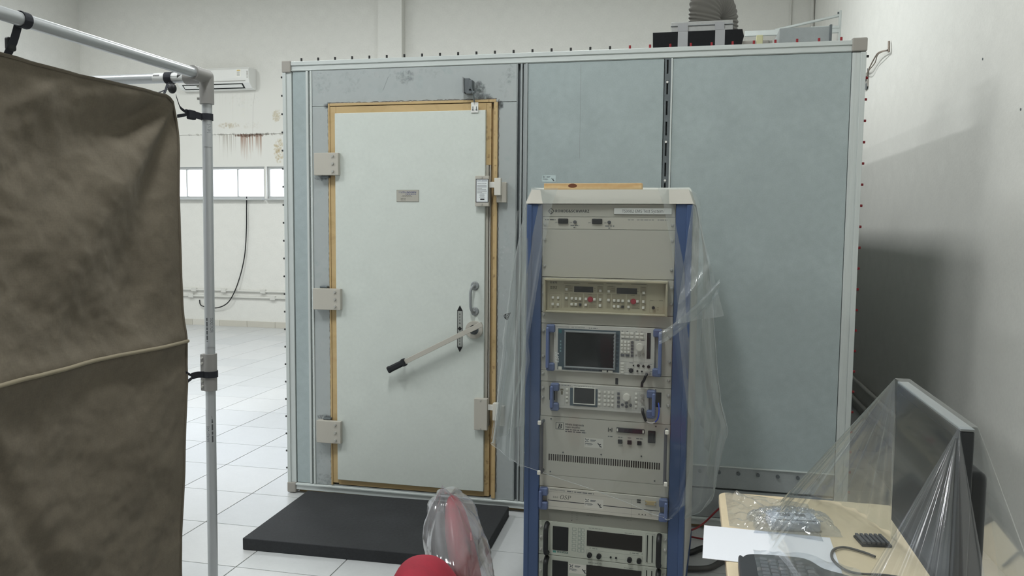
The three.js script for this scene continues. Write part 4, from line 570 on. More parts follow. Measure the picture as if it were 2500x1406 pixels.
// clear plastic sheet hung over the rack
{
  const o = rackThing('plastic_sheet', 'clear crumpled plastic sheet hanging over the equipment rack', 'plastic sheet');
  const curve = (tab, y) => { if (y >= tab[0][0]) return tab[0][1]; for (let i = 1; i < tab.length; i++) if (y >= tab[i][0]) return lerp(tab[i - 1][1], tab[i][1], (tab[i - 1][0] - y) / (tab[i - 1][0] - tab[i][0])); return tab.at(-1)[1]; };
  const SL = [[1.632, -0.289], [1.58, -0.309], [1.39, -0.345], [1.17, -0.378], [1.06, -0.396], [1.0, -0.388], [0.87, -0.408], [0.65, -0.44]];
  const SR = [[1.632, 0.289], [1.58, 0.309], [1.36, 0.356], [1.14, 0.372], [0.95, 0.396], [0.85, 0.412], [0.76, 0.446], [0.7, 0.436], [0.6, 0.418], [0.5, 0.4], [0.43, 0.34]];
  const bottom = t => curveX([[0, 0.62], [0.28, 0.655], [0.33, 0.6], [0.38, 0.575], [0.5, 0.52], [0.62, 0.455], [0.70, 0.43], [0.76, 0.5], [0.85, 0.55], [1, 0.6]], t);
  function curveX(tab, t) { for (let i = 1; i < tab.length; i++) if (t <= tab[i][0]) return lerp(tab[i - 1][1], tab[i][1], (t - tab[i - 1][0]) / (tab[i][0] - tab[i - 1][0])); return tab.at(-1)[1]; }
  const skirt = (t, v) => {
    const y = lerp(1.6335, bottom(t), Math.pow(v, 1.0)), sl = curve(SL, y), sr = curve(SR, y), zf = 0.05, drop = Math.min(1, v * 1.3);
    let x, z;
    if (t < 0.28) { const k = t / 0.28; x = lerp(lerp(-0.295, sl, 0.6), sl, k); z = lerp(-0.8, zf - 0.06, k); x += drop * (0.012 * Math.sin(k * 24 + y * 3) + 0.02 * noise(k * 5, y * 3)); }
    else if (t < 0.34) { const k = (t - 0.28) / 0.06; x = lerp(sl, Math.max(sl + 0.11, -0.315), k); z = lerp(zf - 0.06, zf - 0.02 + 0.012 * drop * Math.sin(k * 14), k); x -= 0; }
    else if (t < 0.66) { const k = (t - 0.34) / 0.32; x = lerp(Math.max(sl + 0.11, -0.315), Math.min(sr - 0.11, 0.315), k); z = zf - 0.02 + drop * drop * 0.012 * noise(k * 4, y * 2.4, 2); }
    else if (t < 0.72) { const k = (t - 0.66) / 0.06; x = lerp(Math.min(sr - 0.11, 0.315), sr, k); z = lerp(zf - 0.02, zf - 0.1, k) + 0.012 * drop * Math.sin(k * 12 + y * 4); }
    else { const k = (t - 0.72) / 0.28; x = lerp(sr, 0.3, k * 0.7); z = lerp(zf - 0.1, -0.8, k); x += drop * (0.014 * Math.sin(k * 20 - y * 4) + 0.02 * noise(k * 5, y * 3, 9)); }
    return [x, y, z];
  };
  const highlightPts = []; for (let t = 0.05; t <= 0.96; t += 0.01) { const p = skirt(t, 1); highlightPts.push(p); }
  part('sheet_highlight', tube(highlightPts, 0.0008, 240, 5), M.filmHighlight, o, 'thin whitish line painted in as the highlight on the lower edge of the sheet');  // added pale tube, paints the highlight that runs along the lower edge
  { const le = []; for (let v = 0.02; v <= 1; v += 0.03) { const p = skirt(0.28, v); le.push(p); } part('sheet_highlight', tube(le, 0.0009, 90, 5), M.filmHighlight, o); const re = []; for (let v = 0.02; v <= 1; v += 0.03) { const p = skirt(0.72, v); re.push(p); } part('sheet_highlight', tube(re, 0.0009, 90, 5), M.filmHighlight, o); }  // same painted highlight down the left and right corners of the sheet
  part('sheet', grid(90, 90, (u, v) => skirt(u * 0.34, v)), M.film, o); part('sheet', grid(60, 90, (u, v) => skirt(0.34 + u * 0.32, v)), M.filmClear, o, 'almost invisible front of the sheet'); part('sheet', grid(90, 90, (u, v) => skirt(0.66 + u * 0.34, v)), M.film, o);
  part('sheet_top', grid(24, 24, (u, v) => [lerp(-0.289, 0.289, u), 1.6335 + 0.022 * Math.max(0, 1 - Math.abs(v - 0.03) * 22) * (u > 0.06 && u < 0.72 ? 1 : 0) * 0 + 0.001 * noise(u * 6, v * 6), lerp(0.045, -0.8, v)]), M.filmClear, o);
  // folded flap at the upper right corner with a hard crease
  part('sheet_fold', grid(40, 40, (u, v) => { const y = lerp(1.57, lerp(1.16, 1.195, u), v), x = lerp(lerp(0.30, 0.255, v), lerp(0.312, 0.418, v), u); return [x, y, 0.062 + 0.02 * v + 0.016 * Math.sin((u * 2.2 + v * 1.6) * 4) * v + 0.012 * noise(u * 6, v * 6) + 0.02 * Math.max(0, 1 - Math.abs(v - 0.68 + (u - 0.5) * 0.3) * 12)]; }), M.film, o);
  part('sheet_fold', grid(30, 10, (u, v) => { const x = lerp(0.2, 0.4, u), y = lerp(1.13, 1.32, Math.pow(u, 1.3)) - v * 0.045; return [x, y, 0.075 + 0.014 * Math.sin(v * 6.28) + 0.008 * noise(u * 9, v * 3)]; }), M.film, o);
  // long pleats on the left hanging part
  for (const [a, b, c, d] of [[-0.318, 1.55, -0.40, 0.68], [-0.3, 1.5, -0.335, 0.62], [-0.285, 1.45, -0.3, 0.6]]) part('sheet_fold', grid(4, 40, (u, v) => [lerp(a, c, v) + (u - 0.5) * 0.016 * (0.4 + v) + 0.004 * noise(v * 6, a * 50), lerp(b, d, v), 0.062 + 0.01 * Math.cos((u - 0.5) * 3.1) + 0.004 * v]), M.film, o);
  part('tangled_thread', tube([[-0.362, 1.150, 0.055], [-0.366, 1.166, 0.06], [-0.355, 1.16, 0.058], [-0.368, 1.152, 0.062], [-0.352, 1.172, 0.06], [-0.372, 1.162, 0.056], [-0.36, 1.148, 0.06], [-0.348, 1.174, 0.058]], 0.0014, 60, 6), M.cable, o, 'small black knot of thread');
}
// ------------------------------------------------------------------ rubber mat
{
  const m = thing('floor_mat', 'thick black foam mat lying on the tiles before the chamber door', 'mat', [-1.42, 0, -3.56], 1.4 * R);
  part('mat_slab', metreUV(rbox(-0.556, 0.556, 0, 0.0555, -0.336, 0.336, 0.004, 2), 1.2), M.mat, m);
}
// ------------------------------------------------------------------ curtain frame
const FX = -1.752, FZ = -2.675, FY = 2.032, PR = 0.0185;
{
  const f = thing('curtain_stand', 'grey tubular stand with cast corner joint carrying the olive curtain', 'stand', [FX, 0, FZ]);
  part('post', rod([-0.018, 0, 0.0], [0, FY - 0.05, 0], PR, 24), M.pipe, f);
  part('post', rod([0, 0, 2.35], [0, FY - 0.05, 2.35], PR, 24), M.pipe, f); part('post', rod([-2.6, 0, 0], [-2.6, FY - 0.05, 0], PR, 24), M.pipe, f); part('post', rod([-2.6, 0, 2.35], [-2.6, FY - 0.05, 2.35], PR, 24), M.pipe, f);
  part('rail', rod([0, FY, 0.04], [0, FY, 2.31], PR, 24), M.pipe, f); part('rail', rod([-0.04, FY, 0], [-2.56, FY, 0], PR, 24), M.pipe, f); part('rail', rod([-2.6, FY, 0.04], [-2.6, FY, 2.31], PR, 24), M.pipe, f); part('rail', rod([-0.04, FY, 2.35], [-2.56, FY, 2.35], PR, 24), M.pipe, f);
  const q = PR + 0.007;
  for (const [x, z, sx, sz] of [[0, 0, -1, 1], [0, 2.35, -1, -1], [-2.6, 0, 1, 1], [-2.6, 2.35, 1, -1]]) part('corner_joint', [new THREE.SphereGeometry(q, 20, 14).translate(x, FY, z), rod([x, FY, z], [x, FY - 0.1, z], q, 20), rod([x, FY, z], [x + sx * 0.085, FY, z], q, 20), rod([x, FY, z], [x, FY, z + sz * 0.085], q, 20)], M.fitting, f, 'dull cast grey corner joint');
  for (const y of [FY - 0.035, FY - 0.08]) part('grub_screw', rod([-q + 0.002, y, 0.006], [-q - 0.008, y, 0.010], 0.006, 10, 0.005), M.screwSteel, f);
  part('coupling', [rod([-0.011, 0.862, 0], [-0.009, 1.003, 0], PR + 0.0062, 24), rbox(-0.04, -0.012, 0.862, 1.003, -0.008, 0.02, 0.004)], M.fitting, f, 'pipe coupling sleeve'); for (const y of [0.88, 0.90, 0.968, 0.988]) part('grub_screw', rod([-0.03, y, 0.018], [-0.03, y, 0.026], 0.006, 10, 0.004), M.screwSteel, f);
  // print on the pipes
  const pt = (s, small) => canvasTex(256, 64, (g, W, H) => { g.fillStyle = '#b4b7b9'; g.fillRect(0, 0, W, H); txt(g, s, 10, 28, '26px sans-serif', '#3a3d40', 230); if (small) bars(g, 10, 56, 200, 10, '#55585a'); });
  const wrap = (y0, y1, dx, tex, flip, aOff) => { const g = grid(10, 1, (u, v) => { const a = aOff + (u - 0.5) * 1.9; return [dx + Math.sin(a) * (PR + 0.0006), lerp(y0, y1, v), Math.cos(a) * (PR + 0.0006)]; }); const uv = g.attributes.uv; for (let i = 0; i < uv.count; i++) { const u = uv.getX(i), v = uv.getY(i); if (flip) uv.setXY(i, v, 1 - u); else uv.setXY(i, 1 - v, u); } part('pipe_print', g, std('#ffffff', 0.35, { map: tex, metalness: 0.3 }), f, 'small black print on the pipe'); };
  wrap(1.775, 1.862, -0.001, pt('[ 7 / 20 ]', false), false, 0.55); wrap(1.03, 1.145, -0.008, pt('SIDE[7/20]', true), false, 0.6); wrap(0.66, 0.79, -0.012, pt('SIDE[7/20]', true), true, 0.3);
  { const lt = canvasTex(256, 96, (g, W, H) => { g.fillStyle = '#d8d9d8'; g.fillRect(0, 0, W, H); bars(g, 8, 54, 60, 16, '#444'); g.fillStyle = '#222'; g.fillRect(150, 36, 70, 3); g.fillRect(150, 58, 70, 3); g.beginPath(); g.moveTo(212, 22); g.lineTo(250, 48); g.lineTo(212, 74); g.fill(); });
    const g = grid(1, 10, (u, v) => { const a = (v - 0.5) * 2.2 + 0.35; return [lerp(-0.215, -0.088, u), FY + Math.sin(a) * (PR + 0.0006), Math.cos(a) * (PR + 0.0006)]; }); part('rail_label', g, std('#ffffff', 0.4, { map: lt }), f, 'white arrow label on the rail'); }
}
// olive curtain on the right side of the frame
{
  const X = -1.795, edge = [[1.95, -2.53], [1.928, -2.547], [1.85, -2.556], [1.559, -2.552], [1.2, -2.563], [1.068, -2.575], [0.93, -2.575], [0.738, -2.55], [0.364, -2.52], [0.203, -2.513], [0.05, -2.525]];
  const ez = y => { for (let i = 1; i < edge.length; i++) if (y >= edge[i][0]) return lerp(edge[i - 1][1], edge[i][1], (edge[i - 1][0] - y) / (edge[i - 1][0] - edge[i][0])); return edge.at(-1)[1]; };
  const fold = (z, y) => {                                            // metres of bulge towards the viewer's side
    const d = z + 2.55, h = 1.94 - y; let b = 0;
    const a = Math.atan2(h, d + 0.02), rad = Math.hypot(d, h);
    b += 0.020 * Math.sin(a * 9 + 0.8) * Math.exp(-rad / 1.1) * Math.min(1, rad * 5);
    b += 0.020 * noise(d * 1.5 + h * 0.8, h * 1.2 - d * 0.5, 1) + 0.011 * noise((d + h) * 3.2, (h - d) * 0.9, 4) + 0.003 * noise(d * 9, h * 9, 7) + 0.0016 * noise(d * 24, h * 24, 2) + 0.006 * (0.25 - Math.abs(noise(d * 4 + h * 2, h * 5 - d * 2, 11))) + 0.004 * (0.25 - Math.abs(noise(d * 11 - h * 3, h * 9 + d * 4, 13)));
    b += 0.012 * Math.exp(-Math.pow((y - 1.065) / 0.05, 2)) - 0.014 * Math.exp(-Math.pow((d + (1.06 - y) * 0.55 - 0.95) / 0.05, 2)) * (y < 1.0 ? 1 : 0);
    return 1.7 * b * (0.3 + 0.7 * Math.min(1, d * 6));
  };
  const topY = z => 1.936 - 0.022 * Math.exp(-Math.pow((z + 2.55) / 0.022, 2)) - 0.018 * Math.sin(Math.min(1, Math.max(0, (z + 2.5) / 0.75)) * Math.PI) * 0.35;
  const c = thing('curtain', 'olive brown canvas curtain hanging from the pipe frame with a piped seam', 'curtain', [X, 0, 0]);
  const cg = grid(260, 240, (u, v) => { const y0 = lerp(1.94, 0.05, v), z = lerp(ez(y0), -0.45, u), y = lerp(topY(z), 0.05, v); return [fold(z, y), y, z]; });
  { const uv = cg.attributes.uv; for (let i = 0; i < uv.count; i++) uv.setXY(i, uv.getX(i) * 2.6, uv.getY(i) * 2.3); }
  M.cloth.side = THREE.DoubleSide;
  part('curtain_cloth', cg, M.cloth, c);
  const edgePts = []; for (let v = 0; v <= 1.001; v += 0.03) { const z = ez(lerp(1.94, 0.05, v)), y = lerp(topY(z), 0.05, v); edgePts.push([fold(z, y), y, z]); } part('hem', tube(edgePts, 0.0055, 90, 6), M.cloth, c); 
  const tp = []; for (let z = ez(1.94); z <= -0.45; z += 0.03) tp.push([fold(z, topY(z)), topY(z), z]); part('hem', tube(tp, 0.006, 90, 6), M.cloth, c);
  const sp = []; for (let z = ez(1.065); z <= -0.45; z += 0.05) sp.push([fold(z, 1.065) + 0.006, 1.065 + 0.003 * noise(z * 5, 1), z]); part('seam_piping', tube(sp, 0.0065, 120, 8), M.cord, c, 'pale piped seam across the curtain');
  // straps: on the front rail, on the cross rail and on the post
  const loopY = (cx, cy, r, a0, a1, map) => Array.from({ length: 13 }, (_, i) => { const a = lerp(a0, a1, i / 12); return map(cx + Math.cos(a) * r, cy + Math.sin(a) * r); });
  const sr = PR + 0.0025, lx = FX - X;
  part('strap', [strap([...loopY(lx, FY, sr, -2.2, 2.6 + 1.2, (p, q) => [p, q, -1.845]), [lx - 0.03, FY - 0.06, -1.84], [-0.006, 1.925, -1.83]], 0.026, [0, 0, 1])], M.webbing, c, 'dark webbing strap');
  part('buckle', rbox(-0.004, 0.012, FY - 0.08, FY - 0.045, -1.855, -1.827, 0.006, 3), M.black, c);
  part('strap', [strap(loopY(FZ, FY, sr, -1.6, 4.5, (p, q) => [lx - 0.152, q, p]), 0.03, [1, 0, 0]), strap([[lx - 0.152, FY - 0.015, FZ + 0.01], [lx - 0.15, FY - 0.05, FZ + 0.03], [lx - 0.12, FY - 0.085, FZ + 0.09], [-0.014, 1.925, -2.50]], 0.016, [1, 0, 0.4]), strap([[lx - 0.152, FY - 0.045, FZ + 0.02], [lx - 0.165, FY - 0.075, FZ + 0.08], [-0.008, 1.915, -2.43]], 0.014, [1, 0, 0.2])], M.webbing, c, 'dark webbing strap');
  part('buckle', [new THREE.SphereGeometry(0.017, 14, 10).scale(1, 1.1, 0.7).translate(lx - 0.132, FY - 0.042, FZ + 0.016)], M.black, c);
  for (const [y, s] of [[1.885, 1], [0.925, 0]]) {
    const rr_ = s ? sr : sr + 0.006; const dx = lx - 0.018 * (1 - y / 2);
    part('strap', [strap(loopY(dx, FZ, rr_, -2.0, 2.2 + 1.4, (p, q) => [p, y, q]), 0.024, [0, 1, 0]), strap([[dx - 0.012, y, FZ + 0.018], [dx - 0.022, y + 0.004, FZ + 0.045], [0.012, y + 0.006, FZ + 0.085]], 0.024, [0, 1, 0], 0.004), strap([[0.012, y + 0.008, FZ + 0.085], [0.004, y + 0.022, FZ + 0.105], [0.0, y + (s ? 0.06 : 0.025), ez(y) - 0.002]], 0.012, [0, 1, 0.2]), strap([[0.012, y - 0.002, FZ + 0.085], [0.004, y - 0.012, ez(y) + 0.0]], 0.012, [0, 1, 0])], M.webbing, c, 'dark webbing strap');
    if (s) part('buckle', [rbox(0.008, 0.026, y - 0.016, y + 0.018, FZ + 0.04, FZ + 0.078, 0.005, 2)], M.webbing, c);
  }
}
// ------------------------------------------------------------------ air conditioner, conduits and cable on the far wall
{
  const zw = ZB + 0.012, a = thing('air_conditioner', 'white split air conditioner high on the far wall', 'air conditioner', [-6.515, 3.335, zw]);
  const prof = [[0, 0.02], [0.02, 0.0], [0.11, 0.015], [0.185, 0.075], [0.205, 0.14], [0.2, 0.255], [0.17, 0.288], [0, 0.29]];
  part('unit_body', prism(prof.map(([z, y]) => [-z, y]), -0.555, 0.555, 0.006).rotateY(Math.PI / 2), M.acBody, a);
  part('air_outlet', prism([[-0.100, 0.018], [-0.178, 0.073], [-0.183, 0.067], [-0.106, 0.012]], -0.49, 0.45).rotateY(Math.PI / 2), M.slot, a, 'dark air outlet slot');
  part('outlet_flap', prism([[-0.13, 0.026], [-0.17, 0.06], [-0.176, 0.057], [-0.136, 0.022]], -0.47, 0.43).rotateY(Math.PI / 2), M.acBody, a);
  part('panel_line', rbox(-0.54, 0.5, 0.098, 0.103, 0.18, 0.2015, 0.001), M.cap, a);
  const lt = canvasTex(64, 128, (g, W, H) => { g.fillStyle = '#f0efe8'; g.fillRect(0, 0, W, H); g.fillStyle = '#c9a94a'; g.fillRect(8, 10, 46, 18); g.fillStyle = '#777'; for (let i = 0; i < 6; i++) g.fillRect(8, 40 + i * 13, 40, 5); });
  part('energy_label', frontUV(box(0.37, 0.44, 0.155, 0.255, 0.2, 0.2045), 0.37, 0.44, 0.155, 0.255), std('#ffffff', 0.6, { map: lt }), a, 'small printed label');
  part('side_grille', Array.from({ length: 6 }, (_, i) => box(0.525, 0.545, 0.14 + i * 0.016, 0.148 + i * 0.016, 0.196, 0.2055)), M.cap, a);
  for (const [y, r] of [[0.517, 0.016], [0.428, 0.016]]) {
    const p = thing('wall_conduit', y > 0.5 ? 'upper grey conduit running low along the far wall' : 'lower grey conduit running low along the far wall', 'conduit', [-5, y, ZB + 0.02]);
    part('conduit_pipe', rod([-3.8, 0, 0], [2.8, 0, 0], r, 12), M.conduit, p);
    for (const x of y > 0.5 ? [-2.0, -1.52, -0.9] : [-2.05, -0.75]) part('conduit_clip', rbox(x - 0.04, x + 0.04, -0.028, 0.028, -0.02, 0.024, 0.006), M.conduit, p);
  }
  solo('hanging_cable', tube([[-6.13, 1.86, ZB + 0.03], [-6.132, 1.7, ZB + 0.035], [-6.14, 1.4, ZB + 0.035], [-6.18, 1.0, ZB + 0.035], [-6.28, 0.63, ZB + 0.05], [-6.38, 0.42, ZB + 0.06], [-6.46, 0.33, ZB + 0.06], [-6.6, 0.27, ZB + 0.05], [-6.75, 0.265, ZB + 0.04], [-6.9, 0.30, ZB + 0.03], [-6.92, 0.37, ZB + 0.02]], 0.008, 80, 8), M.cable, 'thin black cable drooping from the far window to the conduits', 'cable');
  // corner pipes at the right of the far wall
  for (const [x, r, l] of [[1.355, 0.022, 'white pipe down the corner of the far wall'], [1.11, 0.008, 'thin white pipe on the far wall above the chamber']]) solo('wall_pipe', rod([x, 0, ZB + 0.03], [x, YC, ZB + 0.03], r, 12), M.conduit, l, 'pipe');
}
// ------------------------------------------------------------------ right wall fittings
{
  const b = thing('wall_bracket', 'pale triangular shelf bracket high on the right wall', 'bracket', [XR, 3.33, -8.45]);
  part('wall_plate', [rbox(-0.02, 0, -0.06, 0.27, -0.02, 0.02, 0.002)], M.aluWhite, b); part('arm', [rbox(-0.9, -0.015, 0.06, 0.11, -0.02, 0.02, 0.002), rbox(-0.28, -0.015, 0.1, 0.125, -0.025, 0.025, 0.002)], M.aluWhite, b); part('brace', rod([-0.61, 0.11, 0], [-0.015, 0.225, 0], 0.014, 8), M.aluWhite, b);
  for (const y of [-0.03, 0.085, 0.25]) part('bolt', rod([-0.022, y, 0], [-0.035, y, 0], 0.01, 8), M.steelDark, b);
  const j = thing('junction_box', 'small dirty open wall box with loose wires beside the chamber', 'wall box', [XR, 2.70, -7.1]);
  part('box_shell', [rbox(-0.012, 0, -0.06, 0.06, -0.06, 0.06, 0.003)], M.cap, j); part('box_hole', rod([-0.0125, 0.01, 0.01], [-0.0145, 0.01, 0.01], 0.022, 14), M.slot, j);
  part('box_dirt', [rbox(-0.0135, -0.011, -0.075, -0.03, -0.05, 0.055, 0.001), rbox(-0.0135, -0.011, 0.04, 0.085, 0.04, 0.062, 0.001)], M.greyDark, j);
  part('loose_wire', [tube([[-0.012, 0.05, 0.05], [-0.03, 0.055, 0.2], [-0.035, 0.085, 0.36], [-0.04, 0.105, 0.55], [-0.03, 0.085, 0.72], [-0.02, 0.07, 0.80]], 0.005, 40, 6), tube([[-0.012, 0.03, 0.05], [-0.04, 0.03, 0.22], [-0.03, 0.06, 0.4], [-0.05, 0.085, 0.6], [-0.03, 0.075, 0.8]], 0.004, 40, 6), rod([-0.02, 0.06, 0.8], [-0.015, 0.14, 0.77], 0.008, 8)], M.wire, j, 'pair of loose brownish wires');
  for (const [y, l] of [[0.255, 'grey conduit along the right wall in the gap beside the chamber'], [0.10, 'low grey conduit near the floor in the gap beside the chamber']]) solo('wall_conduit', rod([XR - 0.025, y, -10.2], [XR - 0.025, y, -4.4], 0.016, 10), M.conduit, l, 'conduit');
}
// ------------------------------------------------------------------ things on the chamber roof
{
  const RY = 2.357;
  const f = thing('foam_block', 'black foam block strapped with grey tape on the chamber roof edge', 'foam block', [0.01, RY, -4.075]);
  part('foam_core', prism([[-0.21, 0.005], [-0.212, 0.079], [0.208, 0.079], [0.216, 0.045], [0.207, 0.008]], -0.05, 0.05), M.foam, f);
  for (const [a, b] of [[-0.092, -0.045], [0.083, 0.128]]) part('tape_strap', [box(a, b, 0.003, 0.083, 0.050, 0.0512), box(a, b, 0.0795, 0.0805, -0.05, 0.0512)], M.tape, f, 'silver grey adhesive tape strip');
  const d = thing('vent_box', 'scuffed silver vent box behind the black foam block', 'vent box', [0.03, RY, -4.2]);
  part('box_shell', metreUV(rbox(-0.148, 0.148, 0, 0.15, -0.09, 0.07, 0.003), 3), M.tin, d); part('box_lip', rbox(-0.15, 0.152, 0.128, 0.133, -0.09, 0.075, 0.002), M.greyPaint, d); for (const [a, b] of [[-0.116, -0.066], [0.063, 0.108]]) part('tape_strap', box(a, b, 0.08, 0.14, 0.0755, 0.0765), M.tape, d);
  const k = thing('flexible_duct', 'dark grey ribbed flexible duct bending over on the chamber roof', 'duct', [0.045, RY + 0.151, -4.21]);
  const ang = -58 * R, Rb = 0.088, tr = 0.078, nu = 220;
  const ductG = grid(nu, 28, (u, v) => { const L1 = 0.05, arc = Math.PI * Rb, L2 = 0.20, tot = L1 + arc + L2; let s = u * tot, cx, cy, nx, ny; if (s < L1) { cx = 0; cy = s; nx = -1; ny = 0; } else if (s < L1 + arc) { const q = (s - L1) / Rb; cx = Rb - Math.cos(q) * Rb; cy = L1 + Math.sin(q) * Rb; nx = -Math.cos(q); ny = Math.sin(q); } else { cx = 2 * Rb; cy = L1 - (s - L1 - arc); nx = 1; ny = 0; } const r = tr + 0.0035 * Math.cos(u * 28 * Math.PI * 2), a = v * Math.PI * 2, e = Math.cos(a) * r, w = Math.sin(a) * r; const px = cx + nx * e, py = cy + ny * e; return [px * Math.cos(ang) - w * Math.sin(ang) * -1, py, px * Math.sin(ang) + w * Math.cos(ang)]; });
  M.duct.side = THREE.DoubleSide; part('duct_hose', ductG, M.duct, k);
  const q = thing('metal_trunking', 'galvanised trunking lying on the chamber roof below the bracket', 'trunking', [0.55, RY, -4.62]);
  part('trunking_body', metreUV(rbox(-0.12, 0.135, 0, 0.178, -0.15, 0.15, 0.002), 2), M.galv, q); part('trunking_flange', rbox(0.126, 0.138, -0.0, 0.186, -0.155, 0.155, 0.002), M.steelDark, q);
  const s = thing('pipe_fitting', 'small fitting with a yellowed label on the chamber roof', 'fitting', [0.30, RY, -4.6]);
  part('fitting_body', [rbox(-0.1, 0.09, 0, 0.14, -0.05, 0.05, 0.01, 2), rod([-0.13, 0.12, 0], [0.105, 0.12, 0], 0.028, 14)], M.cap, s); part('fitting_label', rbox(0.02, 0.054, 0.1, 0.166, 0.025, 0.052, 0.004), M.yellow, s, 'yellowed paper label');
}
// ------------------------------------------------------------------ chairs
function chair(x, z, topY, thick, bag, label, turn) {
  const t = thing('office_chair', label, 'chair', [x, 0, z], turn);
  const bh = 0.42, lean = -0.2;                                       // leans away from the desk
  const pad = (tx, hw, inset, zoff) => { const g = new THREE.SphereGeometry(1, 36, 26), p = g.attributes.position; for (let i = 0; i < p.count; i++) { let a = p.getX(i), b = p.getY(i), c = p.getZ(i); const se = (v, e) => Math.sign(v) * Math.pow(Math.abs(v), e); b = se(b, 0.62); c = se(c, 0.7); const y = topY - bh / 2 + b * (bh / 2 - inset); p.setXYZ(i, se(a, 0.8) * tx + zoff + (topY - y) * -lean + (bag ? 0.006 : 0.03) * c * c, y, c * (hw - inset)); } g.computeVertexNormals(); return g; };
  part('backrest', metreUV(pad(thick / 2, bag ? 0.165 : 0.205, 0, 0.016), 4), M.chairRed, t, 'red fabric backrest'); part('back_shell', pad(thick / 2.4, bag ? 0.16 : 0.195, 0.03, -0.018), M.chairShell, t, 'dark plastic back shell');
  part('seat', metreUV(rbox(0.08, 0.50, 0.43, 0.505, -0.22, 0.22, 0.035, 4), 4), M.chairRed, t, 'red fabric seat'); part('seat_pan', rbox(0.1, 0.48, 0.41, 0.43, -0.2, 0.2, 0.01), M.chairShell, t);
  part('back_bracket', tube([[0.04, topY - 0.3, 0], [0.03, topY - 0.42, 0], [0.10, 0.42, 0], [0.2, 0.4, 0]], 0.018, 24, 8), M.chairShell, t);
  part('gas_column', [rod([0.28, 0.1, 0], [0.28, 0.41, 0], 0.025, 16), rod([0.28, 0.08, 0], [0.28, 0.25, 0], 0.033, 16)], M.black, t);
  for (let i = 0; i < 5; i++) { const a = i * 1.2566 + 0.3, ex = 0.28 + Math.cos(a) * 0.27, ez = Math.sin(a) * 0.27; part('base_arm', rod([0.28, 0.1, 0], [ex, 0.075, ez], 0.02, 10, 0.014), M.black, t); part('castor', rod([ex - 0.02, 0.027, ez], [ex + 0.02, 0.027, ez], 0.027, 14), M.black, t); }
  if (bag) {
    const B = grid(72, 70, (u, v) => {                               // closed bag pulled over the back, twisted to a tip on top
      const a = u * Math.PI * 2, y = lerp(topY + 0.05, topY - 0.40, v), g = (p, q) => { const k = Math.min(1, Math.max(0, (v - p) / (q - p))); return k * k * (3 - 2 * k); };
      const rx = 0.001 + 0.024 * Math.min(1, v / 0.1) + 0.03 * g(0.07, 0.22) + 0.012 * g(0.2, 0.5), rz = 0.001 + 0.022 * Math.min(1, v / 0.08) + 0.19 * g(0.06, 0.2), s = g(0, 0.12);
      const cr = 0.003 * Math.sin(a * 9 + v * 7) * s + 0.009 * noise(Math.cos(a) * 2.4, v * 7, Math.sin(a) * 2.4) * s + 0.007 * (0.4 - Math.abs(noise(Math.cos(a) * 8, v * 16, Math.sin(a) * 8))) * s;
      return [0.008 + (topY - y) * -lean + Math.cos(a) * (rx + cr), y, 0.03 * (1 - s) + Math.sin(a) * (rz + cr)];
    });
    part('plastic_bag', B, M.filmMilky, t, 'wrinkled clear plastic bag'); part('bag_print', rbox(0.052, 0.056, topY - 0.075, topY - 0.035, 0.06, 0.1, 0.0015), M.red, t, 'bright red printed patch');
  } else part('plastic_bag', grid(64, 30, (u, v) => { const a = u * Math.PI * 2, y = lerp(topY - 0.012, topY - 0.40, v); const k = Math.pow(v, 0.42); return [0.01 + (topY - y) * -lean + Math.cos(a) * (thick * 0.5 * k + 0.014 + 0.002 * noise(u * 12, v * 6)), y, Math.sin(a) * lerp(0.05, 0.215, k)]; }), M.filmClear, t, 'clear plastic cover');
  return t;
}
chair(-0.476, -1.52, 0.93, 0.056, true, 'red office chair with its back in a crumpled plastic bag before the mat', 17 * R);
chair(-0.383, -1.03, 1.0, 0.125, false, 'red office chair with smooth rounded back in clear wrap, bare of creases', 19 * R);
